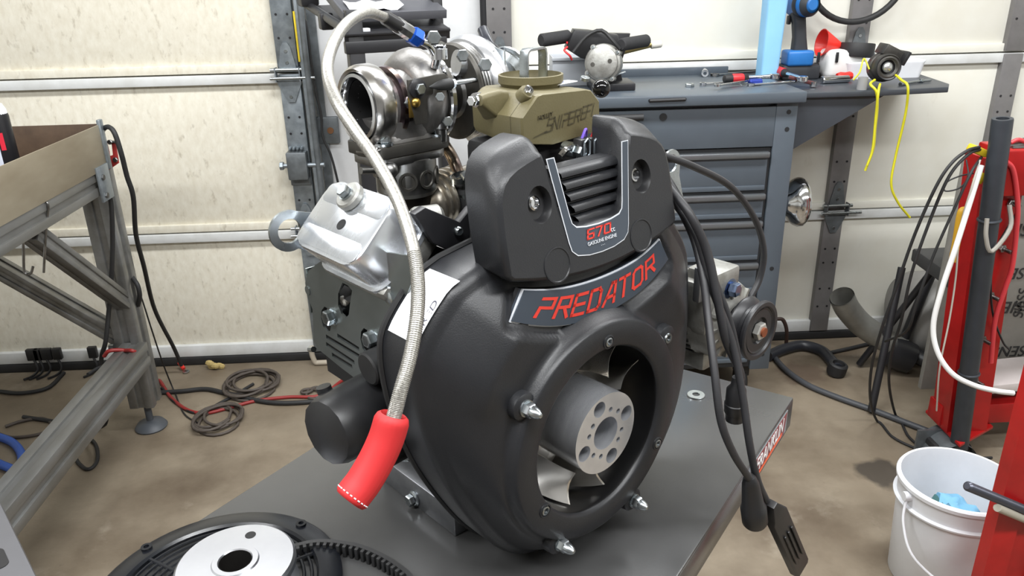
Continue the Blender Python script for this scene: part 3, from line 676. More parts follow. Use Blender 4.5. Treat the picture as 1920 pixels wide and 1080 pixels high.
# V-band clamp
b = EB(); b.lathe([(.041, .005), (.043, -.002), (.0465, -.004), (.0505, .001), (.0515, .005), (.0515, .019), (.0500, .023), (.044, .024)], (tx0, TY, TZ), (1, 0, 0), 56); vb = b.build('v_band_clamp', mat('satin_stainless', (205, 203, 200), .24, 1, (180, 178, 174), 40, .5, stretch=(6, 1, 1)), turbo, 30)
b = EB(); b.lathe([(.0335, .02), (.0345, .0), (.037, -.005), (.041, -.004), (.042, .004)], (tx0, TY, TZ), (1, 0, 0), 48); b.build('outlet_lip', chrome, turbo, 40)
b = EB(); b.lathe([(.0335, .005), (.0335, .07), (.001, .075)], (tx0, TY, TZ), (1, 0, 0), 36); b.build('outlet_bore', dark_in, turbo, 40)
b = EB(); b.lathe([(.038, .036), (.0455, .038), (.0465, .044), (.042, .049), (.0385, .05)], (tx0, TY, TZ), (1, 0, 0), 40); b.build('outlet_flange', heat_tint, turbo, 40)
q = V((tx0+.012, TY-.022, TZ-.054)); b = EB(); b.tube([q+V((-.012, -.012, .008)), q+V((-.006, .0, -.004)), q+V((.0, .02, -.006)), q+V((.0, .05, -.004))], .0055, 8, sm=4); b.hexa(q+V((-.01, -.014, .002)), (0, 1, 0), .008, .012); b.cyl(q+V((-.008, .01, -.002)), q+V((-.008, .035, -.004)), .0075); b.build('clamp_bolt', steel, vb)
q = V((tx0+.047, TY-.038, TZ+.004)); b = EB(); b.hexa(q, (-.2, -1, .1), .0085, .015); b.build('sensor_plug', zinc, turbo)
# wastegate bracket and rod
b = EB(); q = ey(783, 166, TY-.056); b.lathe([(.012, .006), (.012, -.002), (.008, -.004)], q, (0, 1, 0), 20, True, True); b.build('lever_pivot', black_metal, turbo)
b = EB(); b.hexa(q+V((0, -.004, 0)), (0, -1, 0), .007, .005); b.build('pivot_bolt', zinc, turbo)
b = EB(); b.plate([(-.012, .012), (.045, .011), (.055, -.002), (.045, -.01), (.016, -.012), (.014, -.045), (-.004, -.045), (-.012, -.01)], [], frame(q+V((0, .006, 0)), (1, 0, .06), (0, 0, 1)), .004, .001); b.build('wastegate_bracket', flange_m, turbo)
b = EB(); q2 = ey(780, 192, TY-.056); b.sphere(q2, (.0065, .005, .0065), 14, 8); b.box(q2+V((.001, .004, -.006)), (.02, .003, .026), bevel=.002); b.build('brass_rivet', brass, turbo)
rod0, rod1 = ey(845, 157, TY-.06), ey(915, 146, TY-.05)
b = EB(); b.cyl(rod0, rod1, .0032, seg=10); b.hexa(rod0, rod1-rod0, .0065, .006); b.build('actuator_rod', zinc, turbo)
b = EB(); d = (rod1-rod0).normalized(); b.lathe([(.0008, -.038), (.0055, -.022), (.007, -.012), (.007, 0)], rod0, d, 14, True, True); b.build('rod_end_boot', black_rubber, turbo)
# centre housing, heat band, compressor
cx = tx0+.112
b = EB(); b.lathe([(.03, 0), (.034, .004), (.030, .012), (.030, .03), (.036, .036)], (cx, TY, TZ), (1, 0, 0), 28); b.build('bearing_housing', steel, turbo)
b = EB(); b.lathe([(.056, -.010), (.0585, -.008), (.0585, -.002), (.056, 0), (.050, .001), (.048, -.006), (.056, -.010)], (cx, TY, TZ), (1, 0, 0), 48); b.build('clamping_ring', chrome, turbo, 40)
kx = cx+.034
b = EB(); b.lathe([(.02, 0), (.062, 0), (.0645, .003), (.0645, .006), (.06, .008)], (kx, TY, TZ+.002), (1, 0, 0), 48, True); b.build('compressor_back_plate', flange_m, turbo, 30)
for k in range(3):
    b = EB(); b.torus((kx+.010+.005*k, TY, TZ+.002), (1, 0, 0), .062, .0026, 48, 8); b.build('clamp_ring', steel, turbo)
comp = EB(); comp.lathe([(.055, .02), (.066, .022), (.0705, .028), (.071, .04), (.066, .052), (.05, .06), (.034, .064), (.034, .08), (.028, .08), (.026, .04)], (kx, TY, TZ+.004), (1, 0, 0), 48)
rows = []
for i in range(26):
    a = -.35+2*PI*i/25*.8; R = .050+.004*i/25; r = .014+.009*i/25; rd = V((0, math.cos(a), math.sin(a))); c = V((kx+.038, TY, TZ+.004))+rd*R
    rows.append([c+V((1, 0, 0))*(r*math.cos(t))+rd*(r*math.sin(t)) for t in [2*PI*k/14 for k in range(14)]])
comp.grid(rows, cu=True, cap0=True, cap1=True)
p0, p1 = ey(855, 118, TY-.02), ey(908, 122, TY-.03); comp.cyl(p0, p1, .017, .015, seg=20); comp.box(p1, (.012, .04, .042), bevel=.004)
comp.build('compressor_housing', mat('bright_cast_aluminium', (206, 208, 212), .32, .9, (176, 178, 182), 30, .6, .1, 200), turbo, 40)
for (px, py, s) in ((812, 72, .009), (866, 105, .008), (824, 182, .006), (908, 122, .009), (838, 228, .007)):
    q = ey(px, py, TY-.07 if py < 200 else TY-.05); b = EB(); b.hexa(q, (-.5, -1, .2), s, s); b.build('housing_bolt', zinc, turbo)
q = ey(826, 222, TY-.035); b = EB(); b.lathe([(.012, 0), (.012, .012), (.009, .014), (.007, .03)], q, (0, 0, -1), 16, True, True); b.build('oil_drain_boss', steel, turbo)
# wastegate actuator can (zinc, yellowish)
q = ey(952, 128, TY-.02); b = EB(); b.lathe([(.0, .018), (.022, .016), (.027, .006), (.031, .004), (.031, 0), (.027, -.002), (.024, -.02), (.012, -.026), (0, -.027)], q, V((.75, .3, .3)), 32); b.build('wastegate_actuator', zinc, turbo, 40)
b = EB(); b.plate([(-.03, -.03), (.01, -.03), (.03, .0), (.02, .03), (-.03, .02)], [circle(.006, 12)], frame(ey(918, 122, TY-.03), (0, 1, 0), (0, 0, 1)), .003); b.build('actuator_bracket', zinc, turbo)
b = EB(); b.tube([ey(942, 108, TY-.02), ey(918, 85, TY-.02), ey(905, 55, TY)], .0075, 10, sm=4); b.build('boost_hose', mat('smoky_hose', (44, 46, 54), .3), turbo)
# flange stack, studs, down-pipe clamp
b = EB(); fF = frame((FX, TY, fz-.004), (1, 0, 0), (0, 1, 0)); b.plate(rrect(.116, .080, .012, 4), [], Matrix.Translation((0, 0, -.016)) @ fF, .016, .0015); b.build('turbine_flange', flange_m, turbo)
b = EB(); b.plate(rrect(.110, .076, .02, 4), [], Matrix.Translation((0, 0, -.028)) @ fF, .0115, .0015); b.build('manifold_flange', steel, turbo)
for (sx, sy) in ((-1, -1), (1, -1), (1, 1), (-1, 1)):
    p = V((FX+.042*sx, TY+.03*sy, fz-.004)); b = EB(); b.cyl(p, p+V((0, 0, .026)), .004); b.cyl(p, p+V((0, 0, .003)), .0115, seg=20); b.hexa(p+V((0, 0, .003)), (0, 0, 1), .0085, .009); b.build('flange_stud', zinc, turbo)
cq = ey(762, 328, TY); wg = EB(); wg.lathe([(.036, .028), (.040, .026), (.041, .02), (.041, -.018), (.037, -.024), (.026, -.026)], (cq.x, TY, cq.z), (0, 0, 1), 40)
wg.lathe([(.032, .045), (.032, .0)], (cq.x, TY, cq.z), (0, 0, 1), 24, False, True); wg = wg.build('manifold_clamp', steel, turbo, 30)
for k in range(5):
    a = math.radians(-160+38*k); b = EB(); d = V((math.cos(a), math.sin(a), 0)); b.lathe([(.0125, 0), (.0125, .0022), (.0095, .0022), (.0085, .0008), (0, .0008)], V((cq.x, TY, cq.z))+d*.040, d, 20); b.build('clamp_boss', flange_m, wg)
q = ey(703, 322, TY-.035); b = EB(); b.cyl(q+V((-.02, 0, .005)), q+V((.03, .0, -.003)), .0045, seg=10); b.hexa(q, (1, 0, 0), .0095, .012); b.sphere(q+V((.022, 0, -.002)), .011, 14, 8); b.build('t_bolt', steel, wg)
b = EB(); b.cyl((cq.x+.005, TY, cq.z-.02), (cq.x+.01, TY, cq.z-.09), .030, .026, seg=28); b.build('manifold_riser', mat('dark_pipe', (84, 78, 72), .4, .9), turbo)
# bellows section of the exhaust behind
bq = ey(795, 385, TY+.0); bd = V((1, .12, .05)).normalized(); prof = [(.016, -.03), (.020, -.02), (.033, -.004), (.036, .0)]
for k in range(6): prof += [(.036, .012*k), (.041, .012*k+.003), (.041, .012*k+.006), (.036, .012*k+.009)]
b = EB(); b.lathe(prof, bq, bd, 36); b.cyl(bq+bd*.06, bq+bd*.15, .034); b.build('exhaust_bellows', mat('heat_tinted_stainless', (206, 200, 186), .24, .9, (176, 164, 150), 12, .8), turbo, 50)
# oil return pipe and hose joints on the right of the flange
b = EB(); b.tube([ey(808, 242, TY+.01), ey(835, 275, TY), ey(850, 300, TY), ey(862, 332, TY-.01), ey(868, 356, TY-.02)], .0085, 12, sm=6); b.build('oil_return_pipe', heat_tint, turbo, 60)
b = EB(); b.tube([ey(862, 340, TY-.02), ey(872, 372, TY-.03), ey(874, 400, TY-.03)], .0125, 14, sm=4); jn = b.build('rubber_joint', black_rubber, turbo, 60)
for (px, py) in ((864, 333), (874, 362)):
    q = ey(px, py, TY-.03); b = EB(); b.lathe([(.0135, -.004), (.0145, -.004), (.0145, .004), (.0135, .004)], q, V((.25, 0, -1)), 24); b.hexa(q+V((-.008, -.012, .004)), (1, 0, .2), .006, .018); b.build('hose_clip', zinc, jn)

# ---- oil feed line: fitting, braided hose, red sleeve ----------------
bj = ey(823, 92, TY-.055)
b = EB(); b.hexa(bj, (-.1, -.3, 1), .0085, .008); b.cyl(bj+V((0, 0, -.012)), bj, .0105, seg=20); b.cyl(bj+V((0, 0.01, -.022)), bj, .006); b.build('banjo_bolt', chrome, engine)
path = [(826, 96, .295), (806, 84, .297)]
b = EB(); b.tube([bj+V((-.006, 0, -.006)), ey(806, 86, .296), ey(792, 78, .297)], .0048, 10, sm=4); b.build('feed_elbow', chrome, engine)
f0, f1, f2, f3 = ey(794, 79, .297), ey(768, 62, .30), ey(748, 49, .302), ey(722, 33, .300)
b = EB(); d = (f1-f0).normalized(); b.lathe([(.0085, 0), (.0115, .003), (.0115, .014), (.009, .017)], f0+d*.004, d, 6, True, True); b.build('blue_fitting_nut', blue_an, engine, 25)
b = EB(); b.lathe([(.0085, 0), (.0095, .002), (.0095, .024), (.0085, .026)], f0+d*.018, d, 8, True, True); b.build('hose_end', alu, engine, 25)
b = EB(); d2 = (f3-f2).normalized(); b.cyl(f2-d2*.01, f3, .0092, .0085, seg=16); b.build('heat_shrink', mat('black_shrink', (38, 38, 40), .35), engine)
hp = [f3, ey(690, 24, .285), ey(655, 40, .26), ey(627, 78, .23), ey(614, 130, .20), ey(630, 188, .165), ey(668, 248, .135), ey(706, 302, .11), ey(742, 368, .08), ey(768, 440, .05), ey(782, 510, .025), ey(783, 580, .005), ey(771, 660, -.01), ey(752, 730, -.02), ey(736, 790, -.022), ey(724, 830, -.022)]
b = EB(); b.tube(hp, .0061, 12, sm=10); hose = b.build('braided_oil_line', braid, engine, 70, label='braided steel oil line')
# braid rings as fine relief
b = EB(); sp_ = smooth_path(hp, 10)
for i in range(95, len(sp_)-1):
    for k in range(2):
        p = sp_[i].lerp(sp_[i+1], k/2); b.torus(p, sp_[i+1]-sp_[i], .0060, .0006, 12, 4)
o = b.build('braid_ridges', braid, hose, 70); o['kind'] = 'stuff'
sl = [ey(736, 783, -.022), ey(724, 822, -.022), ey(706, 862, -.022), ey(684, 900, -.022), ey(664, 927, -.022)]
sl = smooth_path(sl, 6); rows = []
def ringat(p, T, R, seg=40, rib=0):
    T = T.normalized(); x = V((0, 1, 0)); x = (x-T*x.dot(T)).normalized(); y = T.cross(x)
    return [p+x*((R+rib*(k % 2))*math.cos(2*PI*k/seg))+y*((R+rib*(k % 2))*math.sin(2*PI*k/seg)) for k in range(seg)]
N = len(sl)
T = [(sl[min(i+1, N-1)]-sl[max(i-1, 0)]).normalized() for i in range(N)]
rows.append(ringat(sl[3], T[0], .0085)); rows.append(ringat(sl[0], T[0], .0090)); rows.append(ringat(sl[0]-T[0]*.003, T[0], .0112)); rows.append(ringat(sl[0]-T[0]*.001, T[0], .0138))
for i in range(N): rows.append(ringat(sl[i]+T[i]*.003, T[i], .0142, rib=.0011))
rows.append(ringat(sl[-1]+T[-1]*.006, T[-1], .0132)); rows.append(ringat(sl[-1]+T[-1]*.0065, T[-1], .0105)); rows.append(ringat(sl[-1]-T[-1]*.01, T[-1], .0095))
b = EB(); b.grid(rows, cu=True, cap1=True); slv = b.build('red_heat_sleeve', redsleeve, hose, 60, label='red ribbed heat sleeve')
b = EB(); rg = ringat(sl[-2]+T[-2]*.004, T[-2], .0151, 48)
for k in range(0, 48, 2): b.tube([rg[k], rg[(k+1) % 48]], .0006, 5)
b.build('white_stitching', white_plastic, slv)

# ---- throttle body -----------------------------------------------------
TY0 = .12
_pf = [ey(px, py, TY0) for px, py in ((984, 272), (979, 262), (977, 222), (1006, 180), (1016, 176), (1100, 167), (1110, 169), (1126, 190), (1127, 243), (1122, 247), (1036, 273))]
CXT = sum(p.x for p in _pf)/len(_pf); ZB = min(p.z for p in _pf); ZTP = max(p.z for p in _pf); WX = (max(p.x for p in _pf)-min(p.x for p in _pf))/2
prof = [(p.x-CXT, p.z-ZB) for p in _pf]
print('TB', WX, CXT, ZB, ZTP)
TBF = frame(V((CXT, TY0, ZB)), (1, 0, 0), (0, 0, 1))
rows = []
for (k, zz, kl) in ((.955, .0, 1), (.99, -.002, 1), (1, -.006, 1), (1, -.022, 1), (1, -.045, 1), (1, -.075, .85), (.97, -.105, .75)):
    rows.append([TBF @ V((p[0]*k*(kl if p[0] < 0 else 1), (p[1]-.03)*k+.03, zz)) for p in prof])
b = EB(); b.grid(rows, cu=True, cap0=True, cap1=True); thr = b.build('throttle_body', tan, engine, 30, label='tan coated throttle body')
b = EB(); rows = []
for zz in (-.0175, -.018): rows.append([TBF @ V((p[0]*1.004, (p[1]-.03)*1.004+.03, zz)) for p in prof])
b.grid(rows, cu=True); b.build('split_line', mat('tan_shadow_gap', (60, 54, 38), .7), thr, 0)
# air horn and hold-down loop
hz = ZTP-.004; hq = loc(at_z(995, 146, EC.z+hz+.012)); HY = hq.y; print('horn', hq)
b = EB(); b.lathe([(.032, -.012), (.033, .0), (.0370, .006), (.0390, .008), (.0390, .0165), (.0365, .017), (.0355, .010), (.032, .005), (.029, -.009), (.0, -.010)], (hq.x, HY, hz), (0, 0, 1), 56); hrn = b.build('air_horn', tan, thr, 35)
b = EB(); b.cyl((hq.x, HY, hz-.0085), (hq.x, HY, hz-.006), .027); b.build('throttle_plate', brass, hrn)
lw = .0225; b = EB(); lp = []
pth = [(-lw, -.012), (-lw, .034), (-lw+.002, .040), (-lw+.007, .0425), (lw-.007, .0425), (lw-.002, .040), (lw, .034), (lw, -.012)]
pin = [(-lw+.003, -.012), (-lw+.003, .034), (-lw+.0045, .038), (-lw+.008, .0395), (lw-.008, .0395), (lw-.0045, .038), (lw-.003, .034), (lw-.003, -.012)]
b.plate(pth+pin[::-1], [], frame((hq.x+.004, HY+.006, hz+.004), (1, .25, 0), (0, 0, 1)), .012, .0005); b.build('hold_down_loop', zinc, hrn, 30)
# side ear, lugs, screws, white sticker, embossed name, ball knob, sensors
b = EB(); rows = []
_s0 = TBF @ V((-WX*.7, .042, -.06)); _s1 = ey(897, 188, .17)
for (k, w, h) in ((0, .030, .040), (.35, .028, .036), (.75, .018, .022), (1, .012, .012)):
    c = _s0.lerp(_s1, k); rows.append([c+V((0, p[0], p[1])) for p in rrect(w*1.3, h, .005, 3)])
b.grid(rows, cu=True, cap0=True, cap1=True); b.build('side_housing', tan, thr, 40)
q = ey(890, 188, .175); b = EB(); b.hexa(q, (-1, -.3, 0), .006, .008); b.cyl(q, q+V((.012, 0, 0)), .008); b.build('housing_screw', chrome, thr)
b = EB(); q = ey(988, 173, .132); b.lathe([(.009, .010), (.0088, .0), (.0078, -.002), (.0, -.002)], q, (0, .75, -.6), 24); lug = b.build('screw_lug', tan, thr)
b = EB(); b.lathe([(.0055, .001), (.0053, -.003), (.0032, -.0036), (.0028, -.001), (0, -.001)], q+V((0, -.002, .002)), (0, .75, -.6), 18); b.build('lug_screw', chrome, lug)
q = ey(1097, 149, .16); b = EB(); b.lathe([(.006, .001), (.0058, -.003), (.003, -.0035), (0, -.002)], q, (0, .3, -1), 16); b.build('rear_screw', zinc, thr)
zt = ZTP+.0012; sq = loc(at_z(1050, 156, EC.z+zt))
b = EB(); b.plate(rrect(.050, .018, .0035, 4), [], frame((sq.x, sq.y, zt), (1, .1, 0), (-.1, 1, 0)), .0006); stk = b.build('white_sticker', mat('white_label', (238, 240, 244), .35), thr, 0)
b = EB(); b.add(text_bm('Sniper', .009, frame((sq.x-.004, sq.y, zt+.0012), (1, .1, 0), (-.1, 1, 0)), .0002, .3)); b.build('sticker_print', mat('blue_print', (120, 130, 190), .5), stk, 0)
_e0, _e1 = ey(1012, 249, TY0), ey(1116, 214, TY0); EW = (_e1-_e0).length; ex_ = (_e1-_e0).normalized(); ez_ = V((-ex_.z, 0, ex_.x))
def emb(x, y): return _e0+ex_*(EW*x)+ez_*(.016*y)+V((0, -.0008, 0))
b = EB(); map_strokes(b, 'SNIPER', lambda x, y: emb(.10+.58*x+.06*y, -.10+.85*y), 5.0, .7); map_strokes(b, 'EFI', lambda x, y: emb(.72+.22*x+.06*y, -.02+.85*y), 5.0, .7)
b.grid([[emb(-.12, -.22), emb(.12, -.1)], [emb(-.12, -.17), emb(.12, .02)]]); b.build('embossed_name', mat('tan_emboss_shade', (66, 60, 40), .6), thr, 0)  # darker tan paints the relief's shadow into the lettering
b = EB(); b.add(text_bm('HOLLEY', .0065, frame(emb(.10, 1.05), ex_, ez_), .0005, .3)); b.build('embossed_maker', mat('tan_emboss_shade', (66, 60, 40), .6), thr, 0)
q = ey(1127, 166, .15); b = EB(); b.sphere(q, .0115, 24, 14); b.build('ball_knob', mat('glossy_black', (14, 14, 16), .08), thr)
# intake clutter below: manifold, plugs with wire clips, chrome bits
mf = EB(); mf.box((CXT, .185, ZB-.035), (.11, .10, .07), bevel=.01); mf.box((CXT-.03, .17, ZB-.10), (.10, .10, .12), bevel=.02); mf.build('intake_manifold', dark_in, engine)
for (px, py, s) in ((1083, 283, .0075),):
    q = ey(px, py, .098); b = EB(); b.hexa(q, (0, -1, 0), s, s*1.3); b.cyl(q, q+V((0, .02, 0)), s*1.2); b.build('manifold_bolt', zinc, engine)
for (px, py) in ((1098, 275), (1116, 272)):
    q = ey(px, py, .09); b = EB(); b.box(q+V((.0, .006, -.008)), (.016, .014, .034), bevel=.002); pl = b.build('injector_plug', black_plastic, engine)
    b = EB(); b.tube([q+V(p) for p in ((-.006, -.004, .006), (-.006, -.004, -.008), (-.002, -.004, -.012), (.003, -.004, -.008), (.003, -.004, .006), (-.001, -.004, .010), (-.006, -.004, .006))], .0011, 6); b.build('wire_clip', galv, pl)
    b = EB(); b.tube([q+V((0, .006, .008)), q+V((.006, .006, .018)), q+V((.014, .012, .012)), q+V((.018, .02, -.01))], .0017, 6, sm=4); b.build('plug_wire', mat('purple_wire', (112, 84, 190), .5) if px < 1110 else mat('red_wire', (206, 44, 48), .5), pl)
b = EB(); p0, p1 = ey(1128, 272, .115), ey(1162, 278, .115); b.lathe([(.012, 0), (.014, .004), (.012, .03), (.006, .036)], p0, p1-p0, 20, True, True); b.build('fuel_fitting', chrome, engine)
b = EB(); p0, p1 = ey(1128, 290, .11), ey(1160, 286, .11); b.cyl(p0, p1, .004); b.build('fuel_tube', chrome, engine)
b = EB(); b.tube([ey(1050, 293, .1), ey(1062, 280, .1), ey(1080, 272, .11)], .004, 8, sm=4); b.build('vacuum_tube', chrome, engine)

# ---- alternator ------------------------------------------------------
ac = ey(1414, 617, 0.0)
b = EB(); b.lathe([(.030, .028), (.042, .034), (.054, .040), (.058, .050), (.058, .062), (.060, .066), (.060, .115), (.054, .130), (.040, .138), (.0, .139)], (ac.x, 0, ac.z), (0, 1, 0), 40)
q = V((ac.x-.02, .06, ac.z+.068)); b.box(q, (.06, .05, .034), bevel=.006); b.box((ac.x-.045, .07, ac.z+.03), (.03, .06, .08), bevel=.01); b.box((ac.x-.02, .08, ac.z-.062), (.03, .05, .03), bevel=.006)
alt = b.build('alternator', cast, engine, 35, label='cast aluminium alternator')
for k in range(14):
    a = 2*PI*k/14; b = EB(); b.box((ac.x+.046*math.cos(a), .0375, ac.z+.046*math.sin(a)), (.014, .010, .0045), Matrix.Rotation(-a, 4, 'Y')); b.build('cooling_fin', cast, alt)
for k in range(7):
    a = math.radians(150+13*k); b = EB(); b.box((ac.x+.0605*math.cos(a), .092, ac.z+.0605*math.sin(a)), (.003, .045, .005), Matrix.Rotation(-a, 4, 'Y')); b.build('vent_slot', dark_in, alt)
b = EB(); b.lathe([(.0, -.004), (.018, -.004), (.020, -.008), (.034, -.008), (.0365, -.011), (.042, -.011), (.0435, -.009), (.0435, -.005), (.034, .002), (.034, .006), (.0425, .013), (.0435, .016), (.042, .019), (.030, .022), (.026, .034)], (ac.x, 0, ac.z), (0, 1, 0), 48); pul = b.build('pulley', black_metal, alt, 35)
b = EB(); b.lathe([(.0, -.002), (.022, -.002), (.024, -.004), (.033, -.0085)], (ac.x, -.0006, ac.z), (0, 1, 0), 36); b.build('pulley_web', black_plastic, pul)
b = EB(); b.hexa((ac.x, -.004, ac.z), (0, -1, 0), .013, .010); pn = b.build('pulley_nut', mat('worn_nut', (196, 194, 188), .4, .7), pul)
b = EB(); b.cyl((ac.x, -.012, ac.z), (ac.x, -.017, ac.z), .0068); b.build('shaft_end', mat('rusty_shaft', (150, 84, 50), .6, .4, (110, 56, 34), 60, .8), pn)
q = ey(1370, 541, .035); b = EB(); b.cyl(q, q+V((0, .01, 0)), .0145, seg=24); b.hexa(q, (.1, -1, 0), .0105, .012); b.build('pivot_bolt', mat('blue_zinc_bolt', (150, 170, 206), .22, 1), alt)
b = EB(); q = ey(1318, 530, .045); b.box(q, (.03, .012, .05), bevel=.003); b.build('alternator_bracket', grey_bar, alt)
b = EB(); q0 = V((ac.x-.05, .1, ac.z-.07)); b.box((ac.x-.08, .12, ac.z-.13), (.02, .03, .16), Matrix.Rotation(.5, 4, 'Y')); b.build('lower_strut', grey_bar, alt)

# ---- wiring with loose plugs --------------------------------------------
wire_m = mat('black_loom', (38, 38, 41), .5, 0, (30, 30, 32), 50, .6)
def wire(pts, r, nm='wiring_loom'):
    b = EB(); b.tube([ey(*p) for p in pts], r, 8, sm=8); return b.build(nm, wire_m, engine, 60)
wire(((1215, 282, .07), (1245, 292, .06), (1300, 312, .05), (1370, 350, .045), (1415, 410, .04), (1432, 470, .035), (1425, 520, .035), (1408, 556, .035), (1396, 582, .035)), .0046)
wire(((1225, 300, .08), (1250, 345, .05), (1292, 400, .01), (1325, 470, -.01), (1345, 560, -.03), (1362, 640, -.045), (1388, 700, -.05), (1380, 740, -.05)), .0054)
w3 = wire(((1230, 320, .08), (1258, 362, .05), (1298, 440, .02), (1318, 520, -.01), (1328, 600, -.04), (1340, 700, -.07), (1352, 790, -.09), (1375, 850, -.10), (1400, 890, -.105), (1408, 906, -.105)), .0048)
w4 = wire(((1228, 310, .085), (1262, 375, .05), (1305, 440, .01), (1335, 540, -.02), (1372, 640, -.05), (1392, 740, -.075), (1405, 830, -.095), (1420, 900, -.105), (1440, 945, -.11)), .0048)
wire(((1226, 295, .09), (1262, 350, .06), (1300, 420, .03), (1330, 500, .0), (1368, 600, -.03), (1385, 680, -.045), (1384, 720, -.05)), .0042)
# plug hanging against the table: oval barrel
p0, p1 = ey(1381, 722, -.052), ey(1378, 786, -.052); d = p1-p0; L = d.length
b = EB(); b.lathe([(.006, -.012), (.0075, 0), (.0125, L*.12), (.0135, L*.5), (.0145, L*.52), (.0145, L*.75), (.0125, L*.8), (.0125, L), (.009, L), (.009, L*.8)], p0, d, 18, True); b.build('barrel_plug', black_plastic, engine)
p0, p1 = ey(1406, 898, -.105), ey(1416, 980, -.105); d = p1-p0; L = d.length
b = EB(); b.lathe([(.006, -.004), (.0085, 0), (.0105, L*.1), (.0145, L*.62), (.0165, L*.65), (.0165, L*.95), (.0145, L), (.012, L), (.012, L*.8)], p0, d, 24, True); b.build('boot_plug', black_plastic, engine)
p0, p1 = ey(1438, 940, -.11), ey(1492, 1060, -.11); d = (p1-p0).normalized(); L = (p1-p0).length; xs_ = V((0, 1, 0)).cross(d).normalized()
PF = frame(p0, xs_, d)
b = EB(); b.plate([(-.005, 0), (.005, 0), (.013, .028), (.0165, .034), (.0165, L-.012), (.013, L), (-.013, L), (-.0165, L-.012), (-.0165, .034), (-.013, .028)], [], Matrix.Translation((0, .006, 0)) @ PF, .012, .002) if False else b.plate([(-.005, 0), (.005, 0), (.013, .028), (.0165, .034), (.0165, L-.006), (.013, L), (-.013, L), (-.0165, L-.006), (-.0165, .034), (-.013, .028)], [], PF, .013, .002); fp = b.build('flat_plug', black_plastic, engine, 30)
for k in (-1, 0, 1):
    for zz in (-.001, .0145):
        b = EB(); b.box(PF @ V((k*.0085, L*.58, zz)), (.0035, L*.42, .003), PF.to_3x3().to_4x4(), bevel=.001); b.build('plug_rib', black_plastic, fp)
b = EB(); b.cyl(PF @ V((0, L*.87, -.0005)), PF @ V((0, L*.87, -.002)), .0016, seg=8); b.build('plug_dot', white_plastic, fp)

# ================================================================== CART TABLE
cart_m = mat('dark_grey_enamel', (66, 66, 66), .22, 0, (61, 61, 61), 10, .6, .03, 300, rvar=.05)
TA = math.radians(53.5); tt_ = V((math.cos(TA), math.sin(TA), 0)); ts_ = V((-math.sin(TA), math.cos(TA), 0))
TCn = V((.5325, 1.1695, 0)); TW, TL = .60, 1.02
cen = TCn-tt_*TL/2+ts_*TW/2
cart = empty('lift_table_cart', (cen.x, cen.y, 0), TA); tag(cart, 'dark grey lift table cart carrying the engine', 'cart')
b = MB(); b.box((0, 0, ZT-.003), (TL, TW, .006), bevel=.0025); b.build('table_top', cart_m, cart)
for (sx, sy, w, d) in ((0, -TW/2+.002, TL, .004), (0, TW/2-.002, TL, .004), (TL/2-.002, 0, .004, TW), (-TL/2+.002, 0, .004, TW)):
    b = MB(); b.box((sx, sy, ZT-.031), (w, d, .052), bevel=.0012); b.build('skirt', cart_m, cart)
# decal on the right-hand skirt (local -y side), near the far corner
decal_m = mat('decal_maroon', (122, 34, 34), .4)
dx = TL/2-.128
b = MB(); b.box((dx, -TW/2-.0006, ZT-.028), (.186, .0012, .042)); dc = b.build('brand_decal', mat('decal_grey', (128, 132, 134), .4), cart, 0)
b = MB(); b.plate([(-.088, .019), (.088, .019), (.078, -.019), (-.088, -.019)], [], frame((dx, -TW/2-.0012, ZT-.028), (1, 0, 0), (0, 0, 1)), .0006); b.build('decal_field', decal_m, dc, 0)
b = MB(); b.add(text_bm('FRANKLIN', .036, frame((dx-.004, -TW/2-.0022, ZT-.024), (1, 0, 0), (0, 0, 1)), .0003, .12, .86)); b.build('decal_lettering', mat('decal_white', (238, 238, 238), .4), dc, 0)
b = MB(); b.plate([(-.084, 0), (.0, .0035), (.066, .006), (.062, .0), (0, -.0025), (-.084, -.004)], [], frame((dx, -TW/2-.0018, ZT-.043), (1, 0, 0), (0, 0, 1)), .0005); b.build('decal_swoosh', mat('decal_orange', (226, 92, 36), .4), dc, 0)
# scissor arms and wheeled base below
for sy in (-.2, .2):
    for sgn in (-1, 1):
        b = MB(); b.box((0, sy+.03*sgn, .47), (.95, .012, .05), Matrix.Rotation(sgn*.62, 4, 'Y'), bevel=.002); b.build('scissor_arm', cart_m, cart)
    b = MB(); b.box((0, sy*1.15, .16), (TL*.95, .05, .06), bevel=.004); b.build('base_rail', cart_m, cart)
for sx in (-.4, .4):
    b = MB(); b.box((sx, 0, .16), (.05, .42, .05), bevel=.004); b.build('base_cross_bar', cart_m, cart)
    for sy in (-.22, .22):
        b = MB(); b.lathe([(.02, -.02), (.06, -.018), (.064, -.012), (.064, .012), (.06, .018), (.02, .02)], (sx, sy, .064), (0, 1, 0), 28, True, True); b.box((sx, sy, .11), (.03, .05, .06)); b.build('caster', black_rubber, cart)

# ---- things lying on the cart ------------------------------------
fg = at_z(408, 1118, ZT); guardR = .150
guard = empty('fan_guard', (fg.x, fg.y, ZT)); tag(guard, 'round black plastic fan guard lying flat on the cart under the silver pulley', 'fan guard')
gb = mat('glossy_black_plastic', (18, 20, 25), .26, 0, (15, 17, 20), 30, .5)
b = MB(); b.lathe([(guardR, 0), (guardR, .008), (guardR-.006, .012), (guardR-.028, .013), (guardR-.031, .010), (guardR-.031, .003), (guardR-.012, .002)], (0, 0, 0), (0, 0, 1), 72); b.build('rim', gb, guard, 35)
for k in range(9):
    R = guardR-.037-.0095*k; b = MB(); b.torus((0, 0, .008), (0, 0, 1), R, .0022, 56, 6); b.build('ring_bar', gb, guard)
for k in range(6):
    a = 2*PI*k/6+.5; b = MB(); b.cyl((.028*math.cos(a), .028*math.sin(a), .0085), ((guardR-.03)*math.cos(a), (guardR-.03)*math.sin(a), .0085), .0028, seg=6); b.build('spoke', gb, guard)
